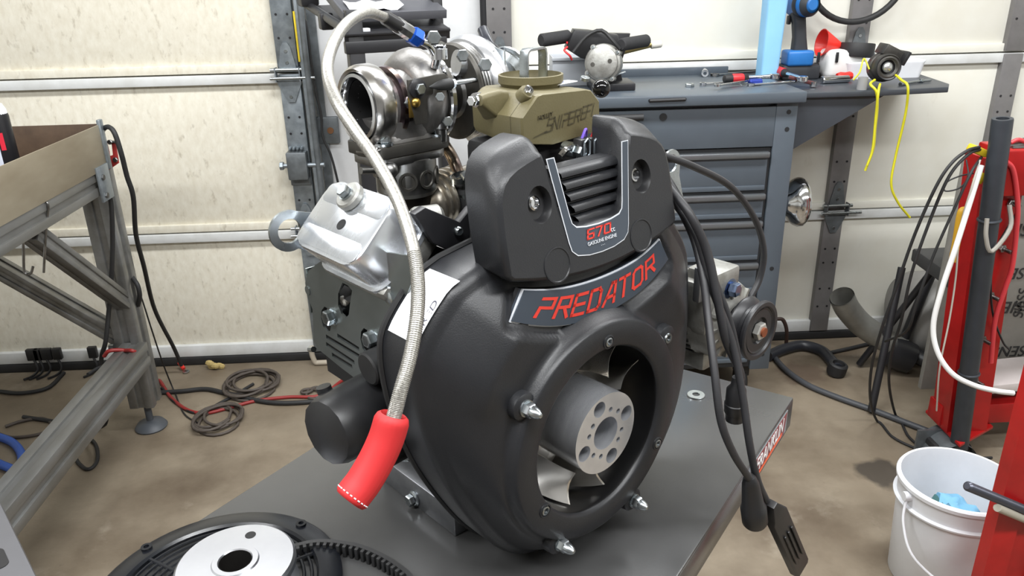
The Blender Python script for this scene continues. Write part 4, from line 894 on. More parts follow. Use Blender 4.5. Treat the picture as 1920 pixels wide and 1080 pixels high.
for k in range(4):
    a = 2*PI*k/4+.95+PI/2; b = MB(); b.lathe([(.007, 0), (.007, .004), (.0035, .004), (.003, 0)], ((guardR-.012)*math.cos(a), (guardR-.012)*math.sin(a), .011), (0, 0, 1), 14); b.build('screw_eyelet', gb, guard)
b = MB(); b.cyl((0, 0, .0), (0, 0, .012), .03, seg=32, bev=.002); b.build('guard_centre', gb, guard)
# silver pulley
pc = at_z(441, 1052, ZT+.062); pulley = empty('drive_pulley', (pc.x, pc.y, ZT+.0135)); tag(pulley, 'machined aluminium drive pulley lying on the fan guard in the foreground', 'pulley')
R = .069; zt = .048
b = MB(); b.lathe([(R*.45, 0), (R*.96, 0), (R, .003), (R, .008), (R*.86, .02), (R*.86, .026), (R, .038), (R, zt-.003), (R-.003, zt), (.0275, zt), (.026, zt+.002), (.020, zt+.002), (.0185, zt), (.0185, 0), (R*.45, 0)], (0, 0, 0), (0, 0, 1), 72); b.build('pulley_body', mat('brushed_aluminium', (232, 234, 240), .3, 1, (214, 216, 224), 12, .6), pulley, 35)
b = MB(); b.cyl((.006, .046, zt-.001), (.006, .046, zt+.0004), .0065, seg=20); b.build('pin_hole', dark_in, pulley)
b = MB(); b.lathe([(.0184, 0.001), (.0184, zt+.001)], (0, 0, 0), (0, 0, 1), 32); b.cyl((0, 0, 0.001), (0, 0, .012), .0183); b.build('bore', mat('dark_bore', (58, 56, 54), .35, .7), pulley)
# cogged belt standing on its edge in a loop
bp = [at_z(*p, ZT) for p in ((548, 1046), (600, 1036), (660, 1042), (705, 1058), (745, 1082), (772, 1112))]
bp += [at_z(*p, ZT) for p in ((770, 1180), (700, 1245), (600, 1250), (540, 1190))]
bp = [V((p.x, p.y, 0)) for p in bp]
_b0 = smooth_path(bp, 40); bs = [_b0[0]]
for p in _b0:
    if (p-bs[-1]).length >= .0085: bs.append(p)
b = MB(); rows = []
for i, p in enumerate(bs):
    T_ = (bs[min(i+1, len(bs)-1)]-bs[max(i-1, 0)]).normalized(); nn = V((T_.y, -T_.x, 0))   # inward side
    rows.append([p+V((0, 0, ZT+.001)), p+V((0, 0, ZT+.017)), p-nn*.006+V((0, 0, ZT+.017)), p-nn*.006+V((0, 0, ZT+.001))])
b.grid(rows, cu=True, cap0=True, cap1=True); belt = b.build('cogged_belt', black_rubber, None, 30); tag(belt, 'black cogged rubber drive belt lying beside the silver pulley', 'belt')
step = 3
cog = None
for i in range(1, len(bs)-1, 1):
    T_ = (bs[i+1]-bs[i-1]).normalized(); nn = V((T_.y, -T_.x, 0)); p = bs[i]+nn*.0028
    if cog is None:
        c_ = MB(); c_.box((0, 0, 0), (.0048, .007, .0165), bevel=.001); cog = c_.build('belt_cog', black_rubber, belt); o = cog
    else:
        o = cog.copy(); col.objects.link(o); o.parent = belt
    o.location = (p.x, p.y, ZT+.0092); o.rotation_euler = (0, 0, math.atan2(T_.y, T_.x))
# washer
wp = at_z(1305, 741, ZT); b = MB(); b.lathe([(.0065, 0), (.0065, .002), (.0148, .002), (.0155, .001), (.0148, 0), (.0065, 0)], (wp.x, wp.y, ZT), (0, 0, 1), 36)
tag(b.build('flat_washer', zinc), 'shiny flat steel washer on the cart behind the loose black plugs', 'washer')

# ================================================================== TOOL CABINET
cab_m = mat('slate_cabinet_paint', (78, 86, 94), .36, 0, (72, 79, 87), 12, .6, .02, 200)
cab_dark = mat('cabinet_gap', (28, 30, 33), .6)
CY0, CY1, CX0, CX1, CZ0, CZT = 2.5, 2.93, .26, 1.025, .13, 1.084
cab = empty('tool_cabinet', ((CX0+CX1)/2, (CY0+CY1)/2, 0)); tag(cab, 'slate grey rolling tool cabinet with drawers against the garage door', 'cabinet')
CI = Matrix.Translation((-(CX0+CX1)/2, -(CY0+CY1)/2, 0))
def CB(): return MB(CI)
b = CB(); b.box(((CX0+CX1)/2, (CY0+CY1)/2+.01, (CZ0+CZT)/2), (CX1-CX0, CY1-CY0-.02, CZT-CZ0), bevel=.003); b.build('body', cab_m, cab)
for x in (CX0+.03, CX1-.03):
    b = CB(); b.box((x, CY0+.004, (CZ0+CZT)/2), (.07, .016, CZT-CZ0), bevel=.003); po = b.build('corner_post', cab_m, cab)
    b = CB()
    for z in (CZT-.03, CZT-.085, .52, .24, .19): b.cyl((x+.006, CY0-.005, z), (x+.006, CY0-.002, z), .0075, seg=14)
    b.build('post_holes', cab_dark, po)
b = CB(); b.box(((CX0+CX1)/2, (CY0+CY1)/2-.005, CZT+.019), (CX1-CX0+.04, CY1-CY0+.05, .036), bevel=.006); b.build('worktop', cab_m, cab)
b = CB(); b.box(((CX0+CX1)/2-.03, CY1+.012, CZT+.05), (CX1-CX0-.12, .012, .028), bevel=.003); b.build('back_ledge', cab_m, cab)
# fixed upper panel with keyhole and pull
b = CB(); b.box(((CX0+CX1)/2, CY0+.003, CZT-.075), (CX1-CX0-.13, .012, .13), bevel=.002); up = b.build('upper_panel', cab_m, cab)
q = at_y(1243, 219, CY0); b = CB(); b.cyl((q.x, CY0-.006, q.z), (q.x, CY0, q.z), .012, seg=20); b.build('key_lock', cab_dark, up)
q0, q1 = at_y(1214, 188, CY0-.02), at_y(1286, 185, CY0-.02); b = CB(); b.tube([V((q0.x, CY0-.02, q0.z)), V((q0.x+.005, CY0-.03, q0.z)), V((q1.x-.005, CY0-.03, q1.z)), V((q1.x, CY0-.02, q1.z))], .006, 8); b.build('front_pull', black_metal, cab)
q0, q1 = at_y(1105, 224, CY0-.03), at_y(1206, 220, CY0-.03); b = CB(); b.cyl((q0.x-.1, CY0-.03, q0.z), (q1.x, CY0-.03, q1.z), .011, seg=14); b.build('side_handle', black_rubber, cab)
# drawers
DZ = [.925, .79, .715, .575, .535, .47, .33, .175]
dz = [(.925, .800), (.785, .705), (.690, .555), (.540, .435), (.42, .30), (.285, .16)]
for (zt_, zb_) in dz:
    b = CB(); b.box(((CX0+CX1)/2-.003, CY0+.004, (zt_+zb_)/2), (CX1-CX0-.145, .010, zt_-zb_), bevel=.002); dr_ = b.build('drawer_front', cab_m, cab)
    b = CB(); b.box(((CX0+CX1)/2-.003, CY0-.006, zt_-.006), (CX1-CX0-.14, .02, .020), bevel=.005); b.build('drawer_pull', mat('satin_drawer_pull', (126, 130, 134), .3, .7), dr_)
    b = CB(); b.box(((CX0+CX1)/2-.003, CY0-.002, zb_+.008), (CX1-CX0-.15, .006, .016), bevel=.002); b.build('drawer_lip', cab_m, dr_)
b = CB(); b.box(((CX0+CX1)/2, CY0+.0065, .54), (CX1-CX0-.135, .006, .80)); b.build('drawer_bay', cab_dark, cab)
for x in (CX0+.07, CX1-.07):
    for y in (CY0+.07, CY1-.07):
        b = CB(); b.lathe([(.012, -.014), (.048, -.013), (.052, -.008), (.052, .008), (.048, .013), (.012, .014)], (x, y, .052), (1, 0, 0), 24, True, True); b.box((x, y, .105), (.045, .06, .05), bevel=.004); b.build('caster', black_rubber, cab)
# fold-out side shelf and its triangular bracket
sh0 = CX1+.012; zs = 1.102; _t = zs+.006
_q = [at_z(px, py, _t) for px, py in ((1640, 170), (1779, 163), (1780, 157), (1714, 135))]
shp = [(sh0, CY0+.03)]+[(p.x, min(p.y, 2.94)) for p in _q]+[(sh0, 2.94)]
b = CB(); b.plate(shp, [], frame((0, 0, zs-.012), (1, 0, 0), (0, 1, 0)), .018, .003); sf = b.build('side_shelf', mat('dark_shelf_paint', (60, 64, 70), .4, 0, (54, 58, 63), 12, .6), cab)
zl = at_y(1490, 280, CY0+.1).z
for y in (CY0+.05, 2.9):
    x2 = sh0+(at_y(1655, 178, CY0+.06).x-sh0)
    b = CB(); b.plate([(sh0-.01, zs-.012), (x2, zs-.012), (x2-.03, zs-.03), (sh0-.01, zl)], [], frame((0, y, 0), (1, 0, 0), (0, 0, 1)), .004); b.build('shelf_bracket', mat('dark_shelf_paint', (60, 64, 70), .4), cab)
b = CB(); b.grid([[(sh0-.008, CY0+.05, zl), (sh0-.008, 2.9, zl)], [(x2-.03, CY0+.05, zs-.03), (x2-.03, 2.9, zs-.03)]]); b.build('shelf_under_panel', mat('dark_shelf_paint', (60, 64, 70), .4), cab)
# magnetic dish on the side
q = at_y(1497, 367, 2.62); b = MB(); b.lathe([(0, 0), (.038, 0), (.044, .006), (.050, .018), (.066, .028), (.078, .040), (.084, .054), (.083, .064), (.076, .072), (.066, .064), (.050, .045), (.046, .026), (0, .022)], (CX1+.006, 2.545, q.z), (1, 0, 0), 48)
tag(b.build('magnetic_dish', chrome, None, 40), 'round polished steel parts dish stuck to the side of the tool cabinet', 'dish')

ZW = CZT+.037      # worktop height
def wt(px, py, z=None): return at_z(px, py, (ZW if z is None else z))
# ---- gear motor unit with two foam grips -------------------------------
gq = wt(1130, 168); gm = empty('gear_motor', (gq.x, 2.62, ZW)); tag(gm, 'small silver gear motor on a black frame with two foam grips on the tool cabinet', 'machine')
GI = Matrix.Translation((-gq.x, -2.62, -ZW))
def g(px, py, y=2.6): return at_y(px, py, y)
foam = mat('black_foam', (40, 40, 42), .8, 0, (32, 32, 34), 90, .6, .3, 300)
b = MB(GI); p0, p1 = g(1066, 68, 2.66), g(1014, 76, 2.60); b.cyl(p0, p1, .021, seg=20, bev=.004); b.build('foam_grip', foam, gm)
b = MB(GI); p0, p1 = g(1212, 76, 2.66), g(1164, 84, 2.56); b.cyl(p0, p1, .020, seg=20, bev=.004); b.build('foam_grip', foam, gm)
b = MB(GI); b.tube([g(1066, 68, 2.66), g(1085, 66, 2.68)], .012, 10); b.build('grip_stub', steel, gm)
# dark hopper-like cover behind
b = MB(GI); hp_ = [(p.x, p.z) for p in (g(1078, 56), g(1108, 58), g(1160, 66), g(1170, 100), g(1150, 125), g(1090, 110), g(1062, 92))]
b.plate(hp_, [], frame((0, 2.68, 0), (1, 0, 0), (0, 0, 1)), .07, .006); b.build('rear_cover', black_plastic, gm)
fr = [(p.x, p.z) for p in (g(1140, 65), g(1190, 66), g(1187, 80), g(1170, 130), g(1175, 158), g(1170, 168), g(1128, 166), g(1135, 140))]
b = MB(GI); b.plate(fr, [], frame((0, 2.70, 0), (1, 0, 0), (0, 0, 1)), .03, .003); b.build('frame_plate', black_metal, gm)
b = MB(GI); b.box((gq.x+.03, 2.66, ZW+.012), (.14, .14, .024), bevel=.004); b.build('foot', black_metal, gm)
b = MB(GI); b.tube([g(1075, 98, 2.58), g(1100, 68, 2.58), g(1128, 57, 2.58), g(1150, 78, 2.56), g(1162, 92, 2.56)], .006, 8, sm=3); b.build('carry_wire', black_rubber, gm)
# cast gear housing
gc = g(1131, 118, 2.585); ax = V((-.35, -.9, .12)).normalized()
b = MB(GI); b.lathe([(0, .03), (.044, .03), (.050, .026), (.050, .012), (.057, .010), (.060, .004), (.060, -.012), (.056, -.016), (.050, -.075), (.03, -.08)], gc, ax, 36); b.build('gear_housing', cast, gm, 35)
x_, y_, _ = axes(ax)
for k in range(4):
    a = .6+PI/2*k; p = gc+x_*.057*math.cos(a)+y_*.057*math.sin(a); b = MB(GI); b.cyl(p-ax*.02, p+ax*.012, .009, seg=16); hb = b.build('housing_lug', cast, gm)
    b = MB(GI); b.hexa(p+ax*.012, ax, .0055, .004); b.build('lug_screw', zinc, hb)
for k in (0, 2):
    a = .2+PI/2*k; p = gc+x_*.028*math.cos(a)+y_*.028*math.sin(a)+ax*.0305; b = MB(GI); b.cyl(p-ax*.002, p+ax*.0004, .007, seg=14); b.build('face_hole', flange_m, gm)
b = MB(GI); b.tube([g(1128, 148, 2.56), g(1172, 135, 2.6)], .0035, 8); b.build('tie_rod', zinc, gm)
b = MB(GI); b.cyl(g(1165, 98, 2.68), g(1220, 84, 2.70), .009, seg=12); br_ = b.build('brass_rod', mat('tarnished_brass', (150, 136, 90), .4, .8), gm)
b = MB(GI); b.cyl(g(1220, 85, 2.70), g(1240, 82, 2.71), .012, seg=14, bev=.003); b.build('clear_cap', mat('frosted_plastic', (206, 204, 196), .5), br_)
b = MB(GI); b.tube([g(1062, 78, 2.64), g(1066, 86, 2.62), g(1058, 94, 2.60), g(1068, 104, 2.59), g(1072, 112, 2.6)], .0035, 8, sm=4); b.build('red_lead', mat('red_wire', (206, 44, 48), .5), gm)
b = MB(GI); b.cyl(V((g(1140, 160, 2.6).x, 2.62, ZW+.025)), g(1140, 140, 2.62), .02, seg=16); b.build('motor_end', black_metal, gm)
# grey parts bin behind it
q = g(1075, 112, 2.78)
bn = empty('parts_bin', (q.x, 2.80, ZW)); tag(bn, 'translucent grey plastic parts bin behind the gear motor', 'bin'); BI = Matrix.Translation((-q.x, -2.80, -ZW))
binm = mat('grey_translucent_plastic', (186, 190, 196), .4); x0, x1 = g(1035, 110, 2.78).x, g(1102, 110, 2.78).x
for (cx_, cy_, sx, sy) in (((x0+x1)/2, 2.735, x1-x0, .004), ((x0+x1)/2, 2.865, x1-x0, .004), (x0, 2.8, .004, .13), (x1, 2.8, .004, .13)):
    b = MB(BI); b.box((cx_, cy_, ZW+.048), (sx, sy, .094), bevel=.001); b.build('bin_wall', binm, bn)
b = MB(BI); b.box(((x0+x1)/2, 2.8, ZW+.004), (x1-x0, .13, .006)); b.build('bin_floor', binm, bn)
b = MB(BI); b.lathe([(.0, 0), (.5, 0)], (0, 0, -9), (0, 0, 1), 4) if False else b.box(((x0+x1)/2, 2.731, ZW+.09), (x1-x0+.012, .012, .010), bevel=.002); b.build('bin_rim', binm, bn)

# ---- tall blue column ---------------------------------------------------
bl = mat('light_blue_foam', (134, 186, 222), .6, 0, (122, 174, 212), 10, .5)
q = at_y(1437, 139, 2.82); b = MB(); rows = []
for (z, w) in ((ZW, .030), (ZW+.10, .032), (ZW+.103, .0316), (ZW+.25, .035), (ZW+.42, .038), (ZW+.5, .039)):
    rows.append([V((q.x+p[0]+(z-ZW)*.02, q.y+.0+p[1], z)) for p in rrect(w*2, .07, .01, 3)])
b.grid(rows, cu=True, cap0=True, cap1=True); tag(b.build('blue_column', bl), 'tall light blue foam column standing on the tool cabinet', 'column')

# ---- blue cordless impact driver ------------------------------------------
DY = 2.86; dp = at_y(1497, 138, DY); zd = dp.z
DV = empty('impact_driver', (dp.x, DY, ZW-.0)); tag(DV, 'blue and black cordless impact driver standing on its battery on the side shelf', 'drill'); DI = Matrix.Translation((-dp.x, -DY, -ZW))
def dd(px, py, y=DY): return at_y(px, py, y)
tool_blue = mat('tool_blue', (36, 108, 178), .42, 0, (30, 94, 158), 20, .6); tool_black = mat('tool_black_rubber', (44, 46, 50), .6)
DV.location = (dp.x, DY, zs+.006); DI = Matrix.Translation((-dp.x, -DY, -(zs+.006)))
b = MB(DI); zb0 = zs+.006; ztp = dd(1497, 120).z; x0, x1 = dd(1460, 130).x, dd(1530, 130).x
b.box(((x0+x1)/2, DY, (zb0+ztp)/2), (x1-x0, .08, ztp-zb0), bevel=.008); b.build('battery_base', tool_black, DV)
b = MB(DI); x0, x1 = dd(1468, 110).x, dd(1517, 110).x; z0_, z1_ = dd(1490, 122).z, dd(1490, 93).z; b.box(((x0+x1)/2, DY-.01, (z0_+z1_)/2), (x1-x0, .075, z1_-z0_), bevel=.010, seg=3); b.build('battery', tool_blue, DV)
rows = []
for (py, xa, xb, d) in ((95, 1484, 1512, .036), (70, 1487, 1510, .034), (45, 1486, 1509, .036), (22, 1482, 1508, .042), (8, 1480, 1512, .05)):
    a_, c_ = dd(xa, py), dd(xb, py); w = c_.x-a_.x
    rows.append([V(((a_.x+c_.x)/2+p[0], DY+p[1], a_.z)) for p in rrect(w, d*1.2, min(w, d)*.35, 4)])
b = MB(DI); b.grid(rows, cu=True, cap0=True, cap1=True); b.build('grip', tool_black, DV)
b = MB(DI); p = dd(1503, 10); b.lathe([(0, -.05), (.018, -.05), (.026, -.044), (.040, -.03), (.043, -.01), (.043, .05), (.036, .07), (.022, .11), (.014, .125), (0, .125)], (p.x, DY-.02, p.z+.005), (-.25, .95, .0), 28); b.build('motor_body', tool_blue, DV, 35)
b = MB(DI); b.lathe([(.0435, -.012), (.045, -.008), (.045, .006), (.0435, .010)], (p.x, DY-.02, p.z+.005), (-.25, .95, 0), 28); b.lathe([(.028, -.051), (.041, -.034), (.0415, -.03), (.028, -.046)], (p.x, DY-.02, p.z+.005), (-.25, .95, 0), 28); b.build('motor_band', tool_black, DV)
b = MB(DI); p = dd(1482, 38); b.box((p.x, DY+.015, p.z), (.012, .02, .03), bevel=.004); b.build('trigger', black_plastic, DV)

# ---- funnel, tape roll, containers -----------------------------------------
redp = mat('red_plastic', (226, 50, 40), .35, 0, (208, 40, 34), 14, .5)
def sz(px, py, y): p = at_y(px, py, y); return p
jx0, jx1 = sz(1540, 110, 2.86).x, sz(1612, 110, 2.86).x
jg = empty('white_jug', ((jx0+jx1)/2, 2.86, zs+.006)); tag(jg, 'white plastic jug lying under the red funnel on the side shelf', 'jug'); JI = Matrix.Translation((-(jx0+jx1)/2, -2.86, -(zs+.006)))
b = MB(JI); b.box(((jx0+jx1)/2, 2.86, zs+.006+.05), (jx1-jx0, .12, .10), bevel=.022, seg=3); b.build('jug_body', mat('milky_plastic', (216, 216, 214), .4, 0, (200, 200, 198), 8, .5), jg)
for px in (1536, 1571):
    p = sz(px, 108, 2.79); b = MB(JI); b.box((p.x, 2.796, p.z), (.010, .006, .035), bevel=.002); b.build('strap_tab', black_plastic, jg)
p0, p1 = sz(1540, 80, 2.86), sz(1592, 90, 2.86)
b = MB(); d = (p1-p0).normalized(); b.lathe([(.0, .103), (.0085, .10), (.012, .07), (.046, .004), (.048, 0), (.045, 0), (.010, .068), (.0068, .10)], p0+V((0.0, 0, -.0)), V((1, .05, -.16)), 36)
fu = b.build('funnel', redp, None, 40); tag(fu, 'red plastic funnel lying on the white jug', 'funnel')
p = sz(1607, 94, 2.84); b = MB(); b.lathe([(.030, -.024), (.056, -.024), (.058, -.021), (.058, .021), (.056, .024), (.030, .024), (.030, -.024)], p, (.08, .1, 1), 40); tag(b.build('tape_roll', black_rubber, None, 35), 'black tape roll resting beside the red funnel', 'tape roll')
# white lidded tray
wx0, wx1 = sz(1575, 130, 2.84).x, sz(1722, 130, 2.84).x
tr = empty('white_tray', ((wx0+wx1)/2, 2.855, zs+.006)); tag(tr, 'long white plastic tray at the back of the side shelf', 'tray'); TI = Matrix.Translation((-(wx0+wx1)/2, -2.855, -(zs+.006)))
b = MB(TI); z1_ = sz(1700, 112, 2.82).z; h = z1_-zs-.006
rows = []
for (z, k) in ((zs+.006, .93), (zs+.006+h*.85, 1.0), (z1_-.004, 1.02), (z1_, 1.01), (z1_, .96), (zs+.02, .90)):
    rows.append([V(((wx0+wx1)/2+p[0]*k, 2.855+p[1]*k, z)) for p in rrect(wx1-wx0, .13, .02, 4)])
b.grid(rows, cu=True, cap0=True, cap1=True); b.build('tray_body', white_plastic, tr, 40)
# throttle unit with headlamp-like bore and yellow wires
p = sz(1658, 126, 2.60)
ty = empty('sensor_motor', (p.x, 2.60, zs+.006)); tag(ty, 'grey cylindrical motor unit with yellow wires at the shelf edge', 'motor'); YI = Matrix.Translation((-p.x, -2.60, -(zs+.006)))
dk = mat('dark_cast_metal', (84, 82, 78), .42, .7, (58, 56, 54), 40, .7)
b = MB(YI); ax = V((-.12, -1, .1)); b.lathe([(.024, .032), (.030, .038), (.040, .036), (.043, .030), (.043, .0), (.047, -.004), (.047, -.03), (.036, -.06), (0, -.062)], p, ax, 36); b.build('motor_case', dk, ty, 35)
b = MB(YI); axn = ax.normalized(); b.lathe([(.033, .036), (.0385, .039), (.040, .036)], p, ax, 36); b.lathe([(.030, .036), (.026, .02), (0, .015)], p, ax, 30); b.build('black_bezel', black_plastic, ty, 35)
b = MB(YI); b.sphere(p+axn*.028, (.017, .012, .017), 20, 12); b.lathe([(.024, .03), (.026, .033), (.028, .03)], p, ax, 28); b.build('silver_dome', mat('silver_dome', (206, 208, 206), .25, .8), ty)
b = MB(YI); q = sz(1672, 100, 2.62); b.box(q, (.085, .06, .035), Matrix.Rotation(-.45, 4, 'Y') @ Matrix.Rotation(0, 4, 'Y') if False else Matrix.Rotation(.45, 4, 'Y'), bevel=.004); b.build('connector_block', dk, ty)
b = MB(YI); q = sz(1690, 108, 2.60); b.box(q, (.012, .07, .045), Matrix.Rotation(.45, 4, 'Y'), bevel=.002); b.build('end_plate', black_plastic, ty)
ylw = mat('yellow_wire', (206, 200, 40), .45, 0, (186, 178, 30), 30, .5)
def ywire(pts, r):
    b = MB(YI); b.tube([at_y(*q) for q in pts], r, 8, sm=8); b.build('yellow_wire', ylw, ty, 60)
ywire(((1640, 150, 2.56), (1632, 158, 2.50), (1643, 172, 2.48), (1645, 200, 2.49), (1641, 240, 2.49), (1637, 280, 2.49), (1622, 320, 2.49)), .0042)
ywire(((1650, 158, 2.53), (1647, 172, 2.475), (1642, 220, 2.48), (1636, 280, 2.48), (1626, 310, 2.48)), .004)
ywire(((1676, 138, 2.58), (1690, 150, 2.50), (1702, 162, 2.46), (1700, 200, 2.47), (1692, 240, 2.48), (1680, 290, 2.49), (1671, 345, 2.49), (1684, 380, 2.49), (1706, 408, 2.49)), .004)
ywire(((1630, 130, 2.6), (1620, 110, 2.62), (1612, 135, 2.6), (1600, 150, 2.6)), .0028)
b = MB(YI); q = sz(1618, 150, 2.56); b.cyl((q.x, 2.56, zs+.006), (q.x, 2.56, zs+.045), .016, seg=20); b.build('clear_cup', mat('clear_grey_cup', (150, 150, 150), .2), ty)

# ---- hand tools ---------------------------------------------------------------
tred = mat('tool_red_grip', (190, 38, 44), .45)
def rod(pts, r, z): return [wt(px, py, z)+V((0, 0, 0)) for px, py in pts]
def ratchet(a, c_, label, z, L=1., head=True, red=True):
    """handle from pixel a (grip end) to pixel c_ (head) lying at height z"""
    p0, p1 = wt(*a, z), wt(*c_, z); d = (p1-p0).normalized(); Ln = (p1-p0).length
    e = empty('ratchet', (p0.x, p0.y, z-.014)); I = Matrix.Translation((-p0.x, -p0.y, -(z-.014))); tag(e, label, 'ratchet', 'ratchets on the worktop')
    b = MB(I); b.lathe([(.006, 0), (.013, .004), (.0145, .02), (.013, Ln*.45), (.009, Ln*.48)], p0, d, 16, True, True); b.build('grip', black_rubber, e)
    b = MB(I); b.lathe([(.0148, .03), (.0154, .034), (.0150, Ln*.36), (.0140, Ln*.38)], p0, d, 16); b.build('grip_inlay', tred, e)
    b = MB(I); b.lathe([(.0075, Ln*.46), (.0068, Ln*.7), (.008, Ln*.9)], p0, d, 14, True, True)
    b.lathe([(.014, -.009), (.0165, -.006), (.0165, .006), (.014, .009)], p1, (0, 0, 1), 20, True, True); b.build('chrome_shaft', chrome, e)
ratchet((1356, 148), (1452, 143), 'red handled chrome ratchet lying across the worktop in front of the blue column', ZW+.022)
ratchet((1452, 130), (1505, 148), 'red and black handled ratchet pointing at the shelf right of the blue column', ZW+.022)
def wrench(pts, w, label, m_=chrome, z=None):
    z = ZW+.006 if z is None else z
    p0, p1 = wt(*pts[0], z), wt(*pts[1], z); d = (p1-p0).normalized(); n_ = V((-d.y, d.x, 0)); L = (p1-p0).length
    I = Matrix.Translation((-p0.x, -p0.y, -(z-.005))); F = frame(V((p0.x, p0.y, z-.004)), d, n_)
    b = MB(I)
    ring = circle(w*1.15, 18)
    sh = [(w*.9, -w*.45), (L-w, -w*.4), (L-w*.2, -w*1.15), (L+w*1.0, -w*.9), (L+w*.6, -w*.25), (L+w*.1, 0), (L+w*.6, w*.35), (L+w*1.0, w*.9), (L-w*.2, w*1.1), (L-w, w*.4), (w*.9, w*.45)]
    b.plate(sh, [], F, .006, .001); b.plate(ring, [circle(w*.7, 12)], F, .008, 0)
    o = b.build('wrench', m_, None, 30); o.location = (p0.x, p0.y, z-.005); tag(o, label, 'wrench', 'wrenches on the worktop'); return o
wrench(((1318, 157), (1392, 152)), .010, 'chrome combination wrench lying nearest the loose nut on the worktop')
wrench(((1345, 160), (1405, 150)), .009, 'slim chrome wrench crossing the nearest wrench on the worktop', chrome, ZW+.016)
wrench(((1340, 140), (1425, 133)), .013, 'black and chrome adjustable wrench lying behind the red ratchet', steel)
wrench(((1408, 158), (1487, 152)), .011, 'long chrome wrench lying by the right end of the worktop')
p = wt(1417, 154, ZW+.01); b = MB(); b.cyl((p.x-.022, p.y, ZW+.010), (p.x+.022, p.y+.01, ZW+.010), .0105, seg=16, bev=.002); tag(b.build('blue_socket', mat('blue_socket', (40, 60, 150), .3, .4)), 'blue coloured socket lying beside the long chrome wrench', 'socket')
p = wt(1320, 144, ZW); b = MB(); b.lathe([(.006, 0), (.0125, 0), (.013, .003), (.013, .045), (.0115, .048), (.008, .048), (.008, .03)], (p.x, p.y-.01, ZW+.0135), (.25, 1, .0), 20); tag(b.build('deep_socket', chrome), 'chrome deep socket standing end-on behind the wrenches on the worktop', 'socket')
p = wt(1293, 163, ZW); b = MB(); b.lathe([(.008, 0), (.008, .011), (.0145, .011), (.0155, .009), (.0155, .002), (.0145, 0), (.008, 0)], (p.x, p.y, ZW), (0, 0, 1), 6); tag(b.build('hex_nut', zinc), 'loose zinc hex nut on the worktop left of the wrenches', 'nut')
# pliers
def pliers(x, y, z, rz, label, s=1.):
    e = empty('pliers', (x, y, z), rz); tag(e, label, 'pliers', 'pliers on the side shelf')
    for k in (-1, 1):
        b = MB(); b.tube([(0, 0, .010), (.03*s, .012*k, .010), (.075*s, .018*k, .010), (.12*s, .010*k, .010)], .0075*s, 8, sm=4); b.build('handle', tred if k > 0 else black_rubber, e)
        b = MB(); b.plate([(0, 0), (-.02*s, .010*s*k), (-.055*s, .002*k), (-.052*s, 0)] if k > 0 else [(0, 0), (-.052*s, 0), (-.055*s, .002*k), (-.02*s, .010*s*k)], [], frame((0, 0, .006), (1, 0, 0), (0, 1, 0)), .008); b.build('jaw', steel, e)
    b = MB(); b.cyl((0, 0, .003), (0, 0, .018), .010, seg=16); b.build('pivot', steel, e)
p = at_z(1515, 150, zs); pliers(p.x, p.y, zs+.006, .5, 'red and black pliers lying at the joint of worktop and side shelf')
p = at_z(1532, 145, zs); pliers(p.x+.01, p.y, zs+.028, 2.6, 'pliers with one raised red handle in front of the white jug', .9)
# knife, spray nozzle, chrome socket tube, orange-red handle
p = at_z(1567, 160, zs); b = MB(); b.lathe([(0, 0), (.010, 0), (.0125, .003), (.0125, .098), (.009, .1), (.007, .06)], (p.x-.05, p.y+.0, zs+.006+.0125), (1, .15, 0), 20); tag(b.build('long_socket', chrome), 'long bright chrome spark plug socket at the front of the side shelf', 'socket')
p = at_z(1566, 153, zs); sd = empty('screwdriver', (p.x, p.y-.03, zs+.006)); tag(sd, 'stubby screwdriver with orange red handle behind the long chrome socket', 'screwdriver')
b = MB(); b.lathe([(.0, .058), (.012, .055), (.015, .045), (.0125, .03), (.0145, .012), (.011, .0)], (-.01, 0, .016), (1, .1, 0), 8, False, True); b.build('handle', redp, sd, 30)
b = MB(); b.cyl((-.01, 0, .016), (-.07, -.008, .016), .004); b.build('blade', steel, sd)
p = at_z(1502, 156, zs+.02); kn = empty('folding_knife', (p.x, p.y, zs+.03)); tag(kn, 'closed folding knife balanced on the corner of the worktop', 'knife')
b = MB(); b.box((0, 0, 0), (.085, .018, .012), Matrix.Rotation(-.35, 4, 'Z') @ Matrix.Rotation(.25, 4, 'Y'), bevel=.003); b.build('handle', mat('dark_red_handle', (90, 50, 50), .4, .3), kn)
b = MB(); b.cyl((.036, -.013, -.02), (.036, -.013, -.004), .012, seg=16); b.build('bolster', chrome, kn)
p = at_z(1545, 146, zs); sg = empty('caulk_trigger', (p.x, p.y, zs+.006)); tag(sg, 'black trigger sprayer head with a red cap in front of the white jug', 'sprayer')
b = MB(); b.box((0, 0, .02), (.06, .04, .04), bevel=.006); b.box((-.03, -.01, .035), (.03, .03, .03), bevel=.005); b.build('trigger_body', black_plastic, sg)
b = MB(); b.lathe([(0, .0), (.016, .0), (.019, .012), (.012, .03), (0, .036)], (.012, 0, .042), (.5, 0, .8), 16); b.build('red_cap', tred, sg)
for k, (px, py, px2, py2) in enumerate(((1688, 158, 1725, 152), (1725, 152, 1745, 150))):
    p, p2 = at_z(px, py, zs+.012), at_z(px2, py2, zs+.012); b = MB(); b.cyl(p, p2, .0045, seg=10); b.cyl(p, p+(p2-p)*.25, .007, seg=10); tag(b.build('drill_bit', zinc), ('longer' if k == 0 else 'shorter')+' steel bit lying near the tip of the side shelf', 'bit', 'bits on the side shelf')

